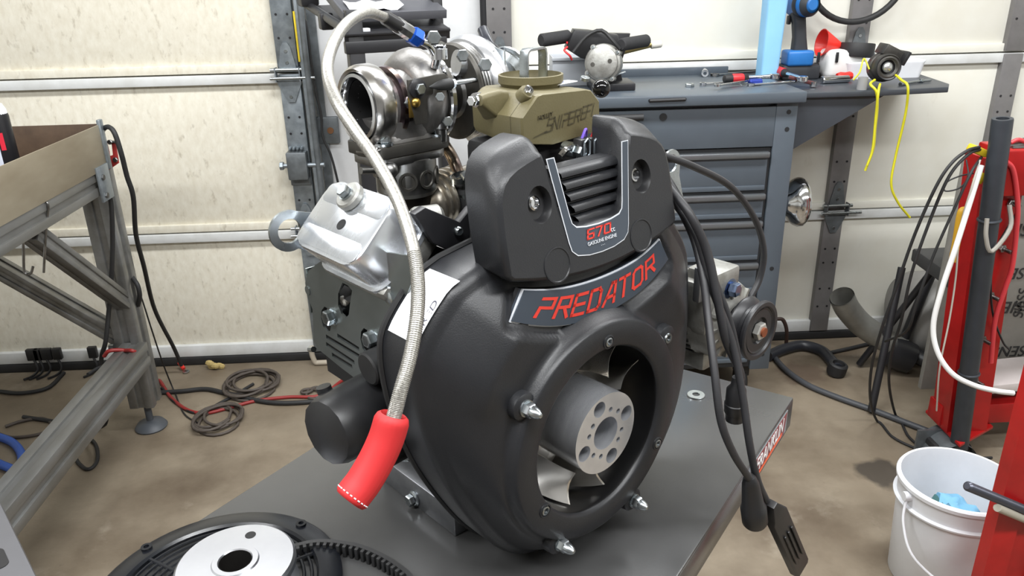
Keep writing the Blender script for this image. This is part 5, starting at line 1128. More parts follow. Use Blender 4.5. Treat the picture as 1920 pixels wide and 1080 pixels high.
# ================================================================== BLACK STAND BEHIND THE TURBO
sa = math.radians(20); A0 = V((-.352, 2.35, 1.388)); sx_ = V((math.cos(sa), math.sin(sa), 0)); sy_ = V((-math.sin(sa), math.cos(sa), 0))
std = empty('shelf_stand', (A0.x, A0.y, 0), sa); tag(std, 'black metal stand with two small shelves behind the turbocharger', 'stand')
shelf_g = mat('dark_shelf_top', (74, 75, 80), .45)
TI1 = Matrix.Translation((0, 0, 1.386)) @ Matrix.Rotation(.22, 4, 'X'); TI2 = Matrix.Translation((0, -.02, 1.336)) @ Matrix.Rotation(.16, 4, 'X')
b = MB(TI1); b.box((.15, .2, 0), (.30, .40, .008), bevel=.002); b.box((.15, .0, -.008), (.30, .006, .024), bevel=.001); b.box((-.0, .2, -.006), (.006, .40, .026), bevel=.001); b.build('upper_shelf', shelf_g, std)
b = MB(TI2); b.box((.145, .19, 0), (.31, .40, .008), bevel=.002); b.box((.145, -.0, -.01), (.31, .006, .03), bevel=.001); b.build('lower_shelf', black_metal, std)
b = MB(); b.box((.14, -.01, 1.300), (.30, .03, .035), bevel=.004); b.build('cross_beam', black_metal, std)
for (x, y, w) in ((.022, .0, .045), (.30, .10, .03)):
    b = MB(); b.box((x, y, .70 if x < .1 else .75), (w, .045, 1.40 if x < .1 else 1.5), bevel=.004); b.build('upright', black_metal, std)
b = MB(); b.box((.15, .1, .02), (.4, .45, .04), bevel=.006); b.build('base', black_metal, std)
b = MB(); b.tube([(-.005, .02, 1.352), (-.02, .55, 1.405)], .014, 10); b.box((-.01, .24, 1.36), (.04, .05, .05), bevel=.006); b.box((-.02, .47, 1.42), (.06, .09, .05), bevel=.01); b.build('side_arm', black_metal, std)
b = MB(); rows = []
for j in range(3): rows.append([TI1 @ V((.02+.155*i/8, .012+.05*j, .008+.004*math.sin(i*1.7+j)+.008*(i == 8))) for i in range(9)])
b.grid(rows); pb = b.build('plastic_bag', mat('clear_plastic_wrap', (226, 226, 232), .25), None, 60); pb.location = A0*1; pb.location.z = 0; pb.rotation_euler = (0, 0, sa); tag(pb, 'crumpled clear plastic wrapper on the upper shelf of the black stand', 'wrapper')
b = MB(); b.box((.02, .0, 1.345), (.045, .03, .009), bevel=.001); us = b.build('blue_marker', mat('blue_marker', (54, 66, 176), .4)); us.location = (A0.x, A0.y, 0); us.rotation_euler = (0, 0, sa); tag(us, 'small blue marker on the corner of the lower black shelf', 'marker')
b = MB(); b.box((.055, 0, 1.345), (.022, .03, .009), bevel=.001); b.build('white_cap', white_plastic, us)

# ================================================================== ALUMINIUM BENCH ON THE LEFT
bench = empty('fabrication_bench', (-1.2, 2.5, 0)); tag(bench, 'aluminium extrusion work bench with rusty steel tray beside the left garage door', 'bench'); BI = Matrix.Translation((1.2, -2.5, 0))
def NB_(): return MB(BI)
def extr(name, p0, p1, w, up=(0, 0, 1), m_=bench_alu):
    """slotted extrusion: four corner ribs round a recessed core"""
    p0, p1 = V(p0), V(p1); d = (p1-p0).normalized(); x = d.cross(V(up)).normalized(); y = x.cross(d); L = (p1-p0).length
    R = Matrix(((x.x, y.x, d.x, 0), (x.y, y.y, d.y, 0), (x.z, y.z, d.z, 0), (0, 0, 0, 1))); c = (p0+p1)/2
    b = NB_(); b.box(c, (w*.8, w*.8, L), R)
    for sx in (-1, 1):
        for sy in (-1, 1): b.box(c+x*(sx*w*.31)+y*(sy*w*.31), (w*.36, w*.36, L), R, bevel=.003)
    return b.build(name, m_, bench, 30)
extr('corner_post', (-1.2, 2.5, .10), (-1.2, 2.5, .97), .085, (0, 1, 0))
extr('side_rail', (-1.165, 1.0, .925), (-1.165, 2.45, .925), .07)
extr('lower_rail', (-1.155, .9, .315), (-1.175, 2.46, .315), .085)
extr('rear_rail', (-2.6, 2.52, .925), (-1.24, 2.52, .925), .07)
extr('side_brace', (-1.185, 2.05, .88), (-1.185, 2.47, .50), .05)
extr('rear_brace', (-1.95, 2.53, .90), (-1.235, 2.5, .36), .055)
b = NB_(); b.box((-1.127, 1.72, 1.025), (.004, 1.46, .13), bevel=.001); b.build('side_apron', bench_sheet, bench)
b = NB_(); b.box((-1.87, 2.452, 1.025), (1.48, .004, .13), bevel=.001); b.build('rear_apron', brown_steel, bench)
b = NB_(); b.box((-1.87, 1.72, .968), (1.48, 1.46, .008)); b.build('tray_floor', brown_steel, bench)
b = NB_(); b.plate([(0, 0), (.0, .1), (-.16, 0)], [], frame((-1.16, 2.22, .973), (.2, 1, 0), (0, 0, 1)), .004); b.build('tray_gusset', brown_steel, bench)
b = NB_(); b.box((-1.124, 2.44, 1.03), (.012, .022, .15), bevel=.003); b.build('corner_strap', galv, bench)
b = NB_(); b.box((-1.122, 2.385, .925), (.008, .075, .105), bevel=.002); pl = b.build('joint_plate', galv, bench)
for z in (.945, .89):
    b = NB_(); b.hexa((-1.118, 2.37, z), (1, 0, 0), .009, .006); b.build('joint_bolt', steel, pl)
b = NB_(); b.lathe([(.052, 0), (.055, .006), (.045, .020), (.022, .028), (.012, .032), (.012, .10)], (-1.2, 2.5, 0), (0, 0, 1), 28, True, True); b.build('levelling_foot', mat('dark_foot', (70, 74, 80), .5), bench)
b = NB_(); b.cyl((-1.25, 2.44, .35), (-1.235, 2.44, .35), .012); b.build('brace_bolt', zinc, bench)
# red clamp bracket on the post
rb = empty('clamp_bracket', (-1.10, 2.5, .87)); tag(rb, 'small red steel clamp bracket bolted to the bench corner', 'bracket'); RI = Matrix.Translation((1.10, -2.5, -.87))
q = [at_y(*p, 2.49) for p in ((191, 273), (200, 262), (206, 284), (207, 292), (213, 290), (210, 265), (217, 262), (224, 305), (197, 324), (193, 322))]
b = MB(RI); b.plate([(p.x, p.z) for p in q], [], frame((0, 2.49, 0), (1, 0, 0), (0, 0, 1)), .006, .001); b.build('bracket_plate', mat('faded_red_paint', (168, 52, 48), .5), rb)
for (px, py) in ((203, 308), (217, 299), (207, 266), (221, 266), (195, 268)):
    p = at_y(px, py, 2.482); b = MB(RI); b.hexa(p, (0, -1, 0), .008, .008); b.build('bracket_bolt', steel, rb)
b = MB(RI); p0, p1 = at_y(190, 266, 2.48), at_y(222, 266, 2.48); b.cyl(p0, p1, .004); b.build('bracket_rod', steel, rb)
# wire hooks
def hook(pts, y, label):
    b = MB(); b.tube([at_y(px, py, y) for px, py in pts], .0035, 8, sm=5); tag(b.build('wire_hook', steel, None, 60), label, 'hook', 'wire hooks on the bench rail')
hook(((34, 408), (40, 402), (42, 420), (44, 470), (45, 506), (50, 514), (58, 512), (62, 500)), 1.98, 'thin wire hook hanging from the bench rail, the left one')
hook(((74, 384), (80, 379), (90, 384), (87, 420), (84, 470), (82, 511)), 2.06, 'thin wire hook hanging from the bench rail, the right one')
# spray can
cq = at_y(10, 300, 2.10)
sc_ = empty('spray_can', (at_y(8, 290, 2.1).x, 2.1, .972)); tag(sc_, 'black and white spray can standing in the bench tray', 'spray can')
hcan = at_y(8, 205, 2.1).z-.972
b = MB(); b.lathe([(.030, 0), (.033, .004), (.033, hcan*.92), (.031, hcan*.96)], (0, 0, 0), (0, 0, 1), 32, True); b.build('can_body', mat('can_print_black', (26, 26, 30), .35), sc_)
b = MB(); rows = []
for z in (hcan*.1, hcan*.85): rows.append([V((.0335*math.cos(a), .0335*math.sin(a), z)) for a in [math.radians(160+130*i/16) for i in range(17)]])
b.grid(rows); b.build('can_label', mat('can_print_white', (206, 212, 226), .35), sc_)
b = MB(); rows = []
for z in (hcan*.55, hcan*.75): rows.append([V((.0337*math.cos(a), .0337*math.sin(a), z)) for a in [math.radians(296+18*i/6) for i in range(7)]])
b.grid(rows); b.build('red_mark', mat('can_print_red', (206, 40, 60), .35), sc_)
b = MB(); b.lathe([(.0315, hcan*.95), (.030, hcan), (.024, hcan*1.06), (.014, hcan*1.08), (.009, hcan*1.09), (.009, hcan*1.16), (0, hcan*1.17)], (0, 0, 0), (0, 0, 1), 28); b.build('can_dome', white_plastic, sc_)

# bench cables
cable('bench_cable', [at_y(*p) for p in ((187, 268, 2.46), (192, 245, 2.46), (203, 238, 2.44), (215, 250, 2.42), (228, 290, 2.42), (238, 330, 2.44), (250, 370, 2.46), (255, 440, 2.52), (270, 500, 2.6), (290, 580, 2.75), (325, 650, 2.86), (340, 685, 2.90))], .0075, black_rubber, 'black battery cable looping from the bench corner down to the floor')
p = at_z(347, 693, .012); tm = empty('ring_terminal', (p.x, p.y, 0)); tag(tm, 'red sleeved ring terminal at the end of the hanging black cable', 'terminal')
b = MB(); b.cyl((-.03, .03, .03), (-.008, .008, .012), .008, seg=12); b.build('red_sleeve', redp, tm)
b = MB(); b.lathe([(.006, 0), (.006, .003), (.013, .003), (.013, 0), (.006, 0)], (.004, -.004, .004), (0, 0, 1), 20); b.build('ring', zinc, tm)
cable('drop_cable', [at_y(*p) for p in ((193, 300, 2.44), (197, 340, 2.43), (208, 380, 2.43), (211, 440, 2.43), (210, 500, 2.43), (205, 570, 2.43), (198, 640, 2.40), (190, 680, 2.42))]+[V((-1.32, 2.46, .1)), V((-1.4, 2.5, .008)), V((-1.7, 2.6, .008))], .0075, black_rubber, 'black cable hanging down the inside of the bench post')
cable('bench_lead', [at_y(*p) for p in ((248, 520, 2.52), (258, 535, 2.5), (262, 555, 2.5), (258, 575, 2.52))], .008, black_rubber, 'short black lead clipped to the right side of the bench post')
cable('thin_bench_wire', [at_y(*p) for p in ((238, 505, 2.52), (262, 550, 2.54), (285, 620, 2.6), (305, 680, 2.72))]+[at_z(*p, .004) for p in ((325, 730), (345, 775), (375, 795))], .0028, black_rubber, 'very thin wire running down from the bench post to the floor')

# ================================================================== FLOOR CABLES
fz_ = .006
def fl(pts, z=fz_): return [at_z(px, py, z) for px, py in pts]
red_c = mat('red_cable', (138, 36, 34), .5); grey_c = mat('grey_brown_cable', (74, 66, 60), .6)
cable('red_cable', [at_y(195, 668, 2.38), at_y(205, 658, 2.38), at_y(232, 657, 2.40), at_y(260, 665, 2.42)]+fl(((295, 715), (320, 745), (350, 768), (385, 775), (430, 765), (480, 752), (540, 745), (600, 742), (640, 715), (680, 690))), .0065, red_c, 'thin red cable trailing from the bench rail across the floor')
cable('black_floor_cable', [at_y(165, 702, 2.30), at_y(190, 688, 2.36), at_y(225, 682, 2.40), at_y(260, 690, 2.45)]+fl(((300, 730), (330, 755), (370, 774), (420, 752), (450, 735), (475, 720))), .006, black_rubber, 'thin black cable lying beside the red cable on the floor')
cable('floor_cable', fl(((292, 738), (340, 735), (385, 731), (420, 738), (470, 750), (520, 757), (580, 755), (640, 748), (700, 740))), .009, black_rubber, 'thick black cable lying on the concrete behind the cart')
def coil(px, py, rx, ry, n, label, m_=grey_c):
    c = at_z(px, py, .006); pts = []
    for i in range(n*20):
        t = 2*PI*i/20; k = 1-.10*math.sin(i*.37)-.06*(i//20 % 3)
        pts.append(c+V((rx*k*math.cos(t)+.02*math.sin(i*.11), ry*k*math.sin(t)+.02*math.cos(i*.17), .004*(i//20))))
    cable('coiled_cable', pts, .0055, m_, label, 'cable', 'coils of cable on the floor', sm=0)
coil(470, 722, .095, .10, 6, 'loose coil of dark cable on the floor nearest the garage door')
coil(408, 786, .075, .085, 5, 'smaller coil of cable on the floor next to the bench foot')
coil(582, 736, .03, .03, 2, 'small loop of wire on the floor by the oil filter')
cable('rail_cable', [at_y(180, 770, 2.3), at_y(178, 800, 2.2)]+fl(((160, 830), (142, 845), (145, 865), (165, 880), (182, 865), (180, 835), (160, 815))), .006, black_rubber, 'black cable looping on the floor under the lower bench rail')
cable('shadow_cable', fl(((0, 735), (40, 738), (90, 728), (120, 700))), .008, black_rubber, 'black cable in the dark corner under the bench')
cable('loop_cable', fl(((10, 800), (40, 790), (80, 785), (100, 800), (70, 815), (20, 820), (-10, 810))), .006, grey_c, 'looped cable on the shaded floor under the bench')
blue_h = mat('blue_air_hose', (40, 84, 170), .45)
cable('blue_air_hose', fl(((-40, 815), (5, 825), (30, 838), (42, 860), (35, 885), (15, 880), (-20, 865), (-60, 850))), .014, blue_h, 'bright blue air hose on the floor at the left edge')
# black clips hanging at the door bottom
for k, px in enumerate((68, 78, 92, 113, 180)):
    p = at_y(px, 690, 2.95); b = MB(); b.box((p.x, 2.955, .09), (.05 if k in (0, 2) else .035, .02, .05), bevel=.004); b.tube([(p.x, 2.95, .07), (p.x+.012, 2.94, .03), (p.x-.01, 2.93, .006), (p.x-.03, 2.9, .006)], .005, 6, sm=4)
    tag(b.build('cable_clip', black_plastic, None), ('leftmost', 'second', 'third', 'fourth', 'rightmost')[k]+' of the black plug ends at the foot of the left door', 'plug', 'black plugs at the door foot')
# crumpled yellow scrap
p = at_z(404, 692, 0); b = MB(); random.seed(3)
for k in range(7): b.sphere((p.x+random.uniform(-.025, .025), p.y+random.uniform(-.015, .015), .012+.004*k % .02), (.018, .008, .013), 6, 4)
tag(b.build('paper_scrap', mat('yellow_scrap', (190, 168, 110), .8), None, 0), 'crumpled yellowish paper scrap on the floor in front of the left door', 'scrap')
cable('door_pull', [at_y(*p, 2.93) for p in ((584, 650), (586, 668), (596, 684), (620, 692), (650, 688), (665, 680))], .011, mat('beige_rope', (176, 166, 150), .7), 'beige rope end hanging at the bottom of the left door', 'rope')

# grey machine corner close to the camera, bottom left
za = .74
pA, pB = at_z(0, 938, za), at_z(72, 1085, za); d = (pB-pA).normalized(); nn = V((-d.y, d.x, 0)); nn = nn if nn.x < 0 else -nn
gmc = empty('grey_machine', ((pA.x+pB.x)/2, (pA.y+pB.y)/2, 0)); tag(gmc, 'light grey metal machine casing cut off by the lower left corner', 'machine'); I = Matrix.Translation((-gmc.location.x, -gmc.location.y, 0))
q0, q1 = pA-d*.10, pB+d*.04
F = frame(V((q0.x, q0.y, 0)), d, nn) if d.cross(nn).z > 0 else frame(V((q0.x, q0.y, 0)), nn, d)
Lg = (q1-q0).length
rect = [(0, 0), (Lg, 0), (Lg, .35), (0, .35)] if d.cross(nn).z > 0 else [(0, 0), (.35, 0), (.35, Lg), (0, Lg)]
b = MB(I); b.plate(rect, [], F, za, .006); b.build('casing', mat('light_grey_enamel', (84, 84, 87), .4), gmc)
p = at_z(2, 1052, za); b = MB(I); b.plate(rrect(.05, .035, .01, 4), [], frame((p.x-.012, p.y, za-.0002), d, d.cross(V((0, 0, -1)))), .0012); vt = b.build('black_window', black_plastic, gmc)

# ================================================================== RED MACHINE ON THE RIGHT
press = empty('red_press_frame', (1.45, 2.1, 0)); tag(press, 'red steel press frame with grey pipe standing at the right edge', 'machine'); PI_ = Matrix.Translation((-1.45, -2.1, 0))
def PB(): return MB(PI_)
def pst(px, py, y=2.1): return at_y(px, py, y)
a0, a1, c0, c1 = pst(1838, 292), pst(1905, 292), pst(1776, 770), pst(1850, 770)
b = PB(); rows = []
for (l, r) in ((V((c0.x, 0, .10)), V((c1.x, 0, .10))), (V((a0.x, 0, .985)), V((a1.x+.02, 0, .985)))):
    rows.append([V((l.x, 2.08, l.z)), V((r.x, 2.08, r.z)), V((r.x, 2.17, r.z)), V((l.x, 2.17, l.z))])
b.grid(rows, cu=True, cap0=True, cap1=True); post = b.build('rear_post', red_paint, press, 20)
for (px, py) in ((1893, 380), (1877, 465), (1855, 553), (1840, 635), (1826, 712)):
    q = pst(px, py, 2.078); b = PB(); b.hexa(q, (0.3, -1, 0), .012, .010); b.cyl(q, q+V((.012, -.03, -.004)), .006); b.build('stud_bolt', steel, post)
b = PB(); b.box((1.72, 2.12, .945), (.56, .13, .13), bevel=.006); b.build('top_beam', red_paint, press)
b = PB(); b.box((1.70, 2.15, .14), (.5, .07, .07), bevel=.003); b.build('foot_beam', red_paint, press)
q = at_z(1790, 798, .10); b = PB(); b.plate([(p.x, p.y) for p in (at_z(1736, 770, .10), at_z(1800, 835, .10), at_z(1862, 800, .10), at_z(1800, 745, .10))], [], frame((0, 0, .092), (1, 0, 0), (0, 1, 0)), .010, .001); b.build('base_plate', red_paint, press)
b = PB(); q = at_z(1790, 815, .10); rows = []
for y in (-.06, .06): rows.append([V((q.x+.07*math.cos(t), q.y+.02+y, .07*math.sin(t)*1.25)) for t in [PI*i/16 for i in range(17)]])
b.grid(rows); b.box((q.x, q.y+.05, .045), (.18, .008, .09)); b.build('arched_foot', galvd, press)
b = PB(); b.box((q.x, q.y+.03, .035), (.12, .09, .06), bevel=.01); b.build('brush_strip', black_rubber, press)
gp = mat('grey_pipe', (60, 64, 70), .42, .3, (50, 54, 60), 20, .6)
t0, t1 = at_y(1880, 222, 2.02), at_y(1798, 838, 2.05)
b = PB(); d = t1-t0; b.lathe([(.016, .04), (.016, 0), (.025, -.0), (.026, .004), (.026, .25), (.0265, d.length)], t0, d, 28); b.torus(t0+d*.27, d, .027, .004, 28, 8); b.torus(t0+d*.74, d, .027, .004, 28, 8); b.build('upright_pipe', gp, press, 35)
b = PB(); b.tube([t0+d*.26+V((-.02, -.02, 0)), t0+d*.28+V((-.02, -.03, -.03)), t0+d*.30+V((.0, -.035, -.05)), t0+d*.28+V((.05, -.02, -.01)), t0+d*.25+V((.05, 0, .02))], .006, 8, sm=5); b.build('pipe_tie', mat('grey_rope', (150, 146, 138), .7), press)
# foreground leg
b = PB(); rows = []
p = at_y(1857, 918, 1.34); top, bot = V((p.x, 1.30, 1.35)), V((p.x, 1.30, 0))
def sec(p): return [V((p.x+o_[0], p.y+o_[1], p.z)) for o_ in ((0, 0), (.05, .0), (.05, .012), (.11, .012), (.11, 0), (.16, 0), (.16, .034), (0, .034))]
b.grid([sec(bot), sec(top)], cu=True, cap0=True, cap1=True); b.build('front_leg', red_paint, press, 20)
# ribbed bar and pale rod stuck out in front of the leg
b = PB(); p0, p1 = at_y(1813, 911, 1.22), at_y(1975, 978, 1.31); d = (p1-p0).normalized(); L = (p1-p0).length
prof = [(.0, 0), (.006, .0), (.009, .003)]
n = int(L/.005)
for k in range(n): prof += [(.0098, .004+.005*k), (.0082, .0065+.005*k)]
b.lathe(prof, p0, d, 16); b.build('threaded_bar', mat('dark_threaded_steel', (96, 98, 108), .35, .8), press, 30)
b = PB(); p0, p1 = at_y(1870, 952, 1.24), at_y(1960, 990, 1.31); b.cyl(p0, p1, .008, seg=12); b.build('pale_rod', mat('pale_rod', (176, 172, 158), .5), press)
# clutter on top of the press
b = PB(); b.tube([at_y(*p) for p in ((1895, 268, 2.1), (1910, 262, 2.1), (1930, 270, 2.1))], .006, 8, sm=4); b.tube([at_y(*p, 2.05) for p in ((1885, 302), (1900, 320), (1908, 380), (1906, 430), (1898, 500), (1885, 540), (1866, 600), (1858, 680))], .007, 8, sm=6); b.build('red_air_line', mat('pinkish_hose', (206, 60, 66), .4), press, 60)
b = PB(); b.tube([at_y(*p, 2.06) for p in ((1905, 400), (1900, 410), (1866, 470), (1858, 530), (1862, 590), (1880, 640), (1892, 655))], .003, 6, sm=6); b.build('thin_lead', black_rubber, press, 60)
b = PB(); p0 = at_y(1902, 285, 2.08)
for k in range(3): b.cyl(p0+V((-.01, .02*k, .012)), p0+V((.12, .03*k, .012+.01*k)), .006, seg=8)
b.build('clamp_bars', steel, press)
b = PB(); b.box(at_y(1833, 282, 2.06), (.05, .03, .02), Matrix.Rotation(.4, 4, 'Y'), bevel=.004); b.build('yellow_clip', yellow, press)
b = PB(); b.box(at_y(1837, 333, 2.06), (.02, .02, .03), Matrix.Rotation(.5, 4, 'Y'), bevel=.003); b.build('yellow_clip', yellow, press)
# black cables hanging from the press
def pc_(pts, r, label, m_=black_rubber):
    sp2 = smooth_path([at_y(*p) if len(p) == 3 else at_z(*p, .006) for p in pts], 8)
    b = MB(); b.tube([V((p.x, p.y, max(p.z, r+.0005))) for p in sp2], r, 8); tag(b.build('hanging_cable', m_, None, 60), label, 'cable', 'cables hanging from the red press')
pc_(((1836, 276, 2.04), (1815, 282, 2.0), (1785, 305, 1.98), (1755, 350, 1.98), (1715, 440, 2.0), (1680, 540, 2.02), (1652, 620, 2.05), (1634, 690, 2.12), (1632, 750, 2.2), (1645, 790), (1675, 820), (1720, 842), (1760, 855)), .0043, 'leftmost black cable arching from the press top to the floor')
pc_(((1838, 280, 2.05), (1815, 290, 2.0), (1780, 330, 1.98), (1745, 410, 1.99), (1710, 510, 2.0), (1690, 600, 2.04), (1672, 660, 2.1), (1667, 720, 2.2), (1680, 780), (1705, 820), (1740, 845), (1790, 860), (1860, 858)), .0043, 'middle black cable drooping from the press top')
pc_(((1840, 295, 2.05), (1820, 325, 2.0), (1790, 390, 1.99), (1750, 480, 1.99), (1718, 570, 2.0), (1700, 620, 2.05), (1660, 640, 2.3)), .004, 'rightmost black cable running down behind the curved pipe')
pc_(((1840, 310, 2.02), (1812, 400, 1.99), (1790, 470, 1.97), (1765, 545, 1.96), (1750, 610, 1.95), (1758, 660, 1.93), (1785, 700, 1.9), (1825, 722, 1.88), (1868, 733, 1.86), (1900, 737, 1.86)), .0075, 'thick white hose sweeping beside the grey pipe', mat('white_hose', (228, 228, 226), .4))
pc_(((1838, 300, 2.03), (1822, 350, 2.0), (1800, 430, 2.0), (1792, 520, 2.0), (1780, 600, 2.0), (1762, 690, 2.0), (1756, 770, 2.05)), .0025, 'thin pale string hanging left of the grey pipe', mat('pale_string', (190, 186, 176), .6))
pc_(((1812, 300, 2.03), (1815, 330, 2.0), (1800, 352, 2.0), (1772, 358, 2.02), (1775, 342, 2.04), (1800, 330, 2.04), (1825, 325, 2.04)), .0022, 'thin dark wire loop left of the press top', black_rubber)
b = MB(); b.tube([at_y(*p, 2.02) for p in ((1809, 395), (1804, 396), (1800, 410), (1793, 455), (1786, 490))], .011, 10, sm=4); tag(b.build('yellow_handle', mat('amber_plastic', (206, 158, 44), .45), None, 60), 'amber yellow hook handle hanging beside the white hose', 'handle')
# printed grey board behind the press
pa = at_y(1850, 370, 2.28); brd = empty('printed_board', (1.85, 2.32, 0)); tag(brd, 'grey printed cement board leaning behind the red press', 'board'); I = Matrix.Translation((-1.85, -2.32, 0))
b = MB(I); b.box((1.86, 2.33, .52), (.72, .02, .80), bevel=.002); b.build('board_sheet', mat('grey_board', (128, 126, 120), .7, 0, (112, 110, 104), 14, .7), brd)
prm = mat('board_print', (38, 38, 38), .6)
for (px, py, tx, s, r) in ((1908, 430, 'SIN', .06, PI), (1905, 512, 'SSEN', .055, PI), (1902, 575, 'SIE', .06, PI), (1890, 658, 'SSENSIS', .055, PI), (1915, 570, 'SIESS', .05, PI/2), (1915, 680, 'W', .05, 0)):
    p = at_y(px, py, 2.318); b = MB(I); b.add(text_bm(tx, s, frame(p, V((math.cos(r), 0, math.sin(r))), V((-math.sin(r), 0, math.cos(r)))), .0008, .2)); b.build('board_lettering', prm, brd, 0)
# low stool with black seat
st_ = empty('folding_stool', (1.6, 2.55, 0)); tag(st_, 'black padded folding stool behind the hanging cables', 'stool'); I = Matrix.Translation((-1.6, -2.55, 0))
s0, s1, s2 = at_y(1712, 468, 2.55), at_y(1800, 525, 2.42), at_y(1836, 460, 2.7)
zS = s0.z
b = MB(I); pts = [at_z(1712, 465, zS), at_z(1790, 520, zS), at_z(1832, 500, zS), at_z(1832, 460, zS)]; b.plate([(p.x, p.y) for p in pts], [], frame((0, 0, zS-.05), (1, 0, 0), (0, 1, 0)), .05, .008); b.build('seat', mat('dark_grey_seat', (58, 58, 58), .6), st_)
b = MB(I); pts2 = [at_z(1776, 462, zS), at_z(1800, 505, zS), at_z(1830, 497, zS), at_z(1830, 461, zS)]; b.plate([(p.x, p.y) for p in pts2], [], frame((0, 0, zS+.0), (1, 0, 0), (0, 1, 0)), .012, .003); b.build('leather_pad', mat('brown_leather', (150, 98, 58), .5), st_)
c_ = (pts[0]+pts[2])/2
for (dx_, dy_, ex, ey_) in ((-.13, .02, -.22, -.1), (.14, -.02, .2, .15), (-.02, -.1, .12, -.2), (.06, .1, -.1, .25)):
    b = MB(I); b.cyl((c_.x+dx_, c_.y+dy_, zS-.04), (c_.x+ex, c_.y+ey_, .012), .013, seg=10); b.build('leg', black_metal, st_)
# grey tank behind
p = at_y(1740, 590, 2.78); b = MB(); b.lathe([(0, -.17), (.10, -.165), (.15, -.14), (.17, -.10), (.17, .12), (.15, .16), (.08, .18), (0, .182)], (p.x+.05, 2.80, .185), (1, 0, 0), 40); tag(b.build('grey_tank', mat('grey_tank_paint', (134, 132, 128), .5, 0, (116, 114, 110), 8, .6), None, 40), 'grey steel tank lying on the floor behind the stool', 'tank')
b = MB(); b.box((p.x+.09, 2.45, .09), (.16, .16, .18), bevel=.01); tag(b.build('black_crate', black_plastic), 'low black crate on the floor left of the grey pipe foot', 'crate')
p = at_y(1775, 690, 2.36); b = MB(); b.plate([(0, 0), (.05, .12), (.05, .17), (.0, .16), (-.03, .02)], [], frame((p.x, 2.36, .20), (1, 0, 0), (0, 0, 1)), .01, .001); tag(b.build('red_sign', mat('red_card', (170, 50, 60), .5)), 'small red card propped against the black crate', 'card')
p = at_z(1900, 712, .25); b = MB(); b.box((1.75, 2.2, .235), (.34, .16, .03), Matrix.Rotation(.1, 4, 'Z'), bevel=.002); tag(b.build('white_folder', mat('white_card_red_lines', (206, 198, 196), .6)), 'pale folder lying on the press foot beam', 'folder')
# curved exhaust pipe
b = MB(); cp = smooth_path([at_y(*q) for q in ((1578, 556, 2.66), (1590, 580, 2.68), (1615, 608, 2.70), (1650, 632, 2.70), (1690, 652, 2.68))], 8)
b.tube(cp, .046, 24, cap=False); b.tube([cp[0]+(cp[0]-cp[1])*.01]+cp[:30], .042, 24, cap=False)
tag(b.build('curved_pipe', mat('weathered_pipe', (156, 156, 150), .42, .5, (120, 118, 112), 10, .7), None, 50), 'curved grey steel exhaust pipe with open end leaning by the right door', 'pipe')
b = MB(); q = cp[-1]; b.lathe([(.02, -.05), (.062, -.045), (.064, 0), (.06, .04), (.02, .045)], q+V((-.01, -.02, -.02)), (.85, -.25, -.3), 24, True, True); b.tube([q, q+V((.13, -.13, -.05)), q+V((.2, -.22, -.06))], .03, 12); b.tube([q+V((0, 0, .02)), q+V((.03, 0, .16)), q+V((.09, .02, .35))], .018, 10)
tag(b.build('black_support', black_metal), 'black pipe support holding the curved exhaust pipe', 'support')
# hoses on the right floor
cable('corrugated_hose', fl(((1440, 668), (1470, 655), (1505, 648), (1540, 658), (1560, 678), (1570, 692)), .022), .022, mat('dark_ribbed_hose', (40, 42, 48), .4), 'thick black hose end curling on the floor by the cabinet', 'hose', seg=14)
p = at_z(1572, 690, .03); b = MB(); b.lathe([(.018, 0), (.033, .002), (.036, .012), (.036, .045), (.03, .05), (.024, .05), (.022, .02)], (p.x-.01, p.y, .004), (.15, -.1, 1), 24); tag(b.build('hose_end', black_rubber), 'black cuff at the end of the thick floor hose', 'hose end')
cable('long_floor_hose', fl(((1450, 668), (1475, 695), (1515, 722), (1570, 745), (1640, 770), (1700, 793), (1750, 812), (1800, 830)), .012), .011, mat('dark_grey_hose', (64, 66, 70), .5), 'long dark grey hose crossing the right floor toward the press', 'hose')
cable('brown_cable', [at_y(1455, 598, 2.9), at_y(1468, 600, 2.9), at_y(1475, 620, 2.9)]+fl(((1474, 650), (1478, 660))), .008, mat('brown_cable', (60, 44, 38), .5), 'short brown cable rising beside the cabinet foot')
cable('black_strip', fl(((1545, 665), (1590, 655), (1632, 645))), .008, black_rubber, 'straight black rod on the floor by the curved pipe', 'rod', sm=2)

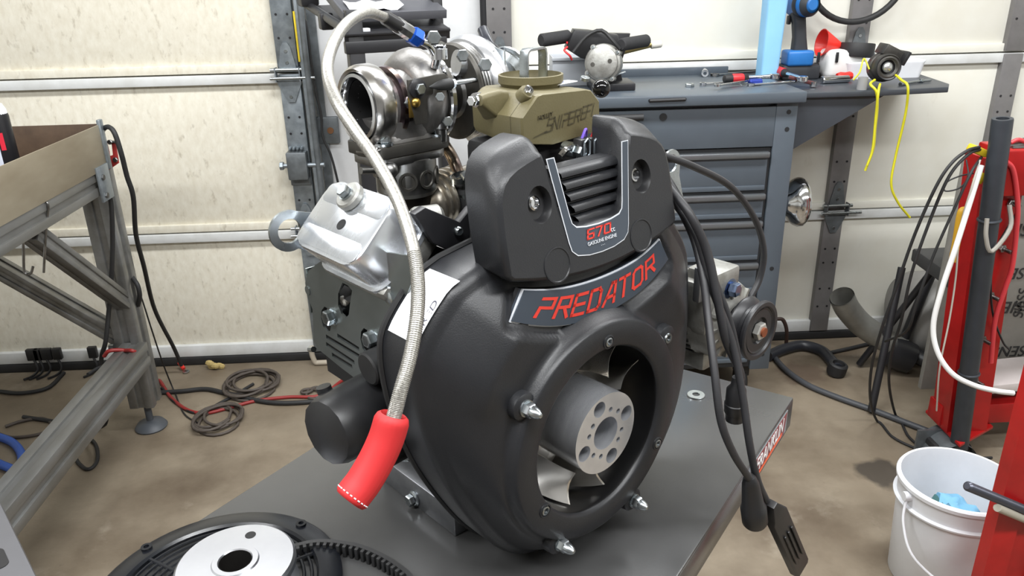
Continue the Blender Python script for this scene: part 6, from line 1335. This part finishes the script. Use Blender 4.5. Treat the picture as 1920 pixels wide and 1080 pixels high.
# ================================================================== WHITE BUCKET
HB = .30; bc = at_z(1800, 897, HB); RB = .138
bk_ = empty('bucket', (bc.x, bc.y, 0)); tag(bk_, 'white plastic bucket with wire bail standing on the concrete floor', 'bucket')
b = MB(); b.lathe([(0, .004), (RB*.84, .004), (RB*.86, .0), (RB*.88, .004), (RB*.965, HB*.78), (RB*1.03, HB*.785), (RB*1.035, HB*.80), (RB*.975, HB*.81), (RB*.985, HB*.95), (RB*1.03, HB*.955), (RB*1.035, HB*.985), (RB*1.01, HB), (RB*.965, HB), (RB*.955, HB*.97), (RB*.84, .012), (0, .012)], (0, 0, 0), (0, 0, 1), 64); b.build('bucket_shell', white_plastic, bk_, 40)
hA = V((-RB*1.02, -.02, HB*.9)); hB = V((RB*1.02, .02, HB*.9))
b = MB(); pts = [hA, V((-RB*1.12, -.05, HB*.70)), V((-RB*1.02, -.10, HB*.48)), V((-.06, -.165, HB*.30)), V((.02, -.175, HB*.28)), V((.10, -.15, HB*.34)), V((RB*1.08, -.05, HB*.6)), hB]
b.tube(pts, .0035, 8, sm=8); hd = b.build('bail', white_plastic, bk_, 60)
b = MB(); b.tube([V((-.09, -.148, HB*.375)), V((-.03, -.172, HB*.285)), V((.03, -.176, HB*.28))], .007, 10, sm=6); b.build('bail_grip', white_plastic, hd, 60)
b = MB(); b.cyl(hA+V((.01, 0, 0)), hA+V((-.008, 0, 0)), .012, seg=16); b.build('bail_ear', white_plastic, bk_)
b = MB(); b.cyl(hB+V((-.01, 0, 0)), hB+V((.008, 0, 0)), .012, seg=16); b.build('bail_ear', white_plastic, bk_)
random.seed(5); b = MB(); t = bmesh.new(); bmesh.ops.create_icosphere(t, subdivisions=3, radius=1)
for v in t.verts:
    k = 1+.25*math.sin(v.co.x*7+1)*math.cos(v.co.y*6)+.15*math.sin(v.co.z*11+v.co.x*5); v.co = V((v.co.x*.055*k, v.co.y*.05*k, v.co.z*.06*k+.17))
b.add(t); rg = b.build('blue_rag', mat('blue_cloth', (118, 170, 200), .8, 0, (96, 148, 180), 30, .6), None, 60); rg.location = (bc.x+.01, bc.y+.015, 0); tag(rg, 'crumpled light blue shop rag inside the white bucket', 'rag')
b = MB(); b.box((0, 0, 0), (.05, .05, .2), Matrix.Rotation(.4, 4, 'Y'), bevel=.004); gb_ = b.build('green_bottle', mat('teal_plastic', (66, 108, 108), .4)); gb_.location = (bc.x-.035, bc.y+.03, .115); tag(gb_, 'teal plastic piece standing in the white bucket behind the rag', 'container')
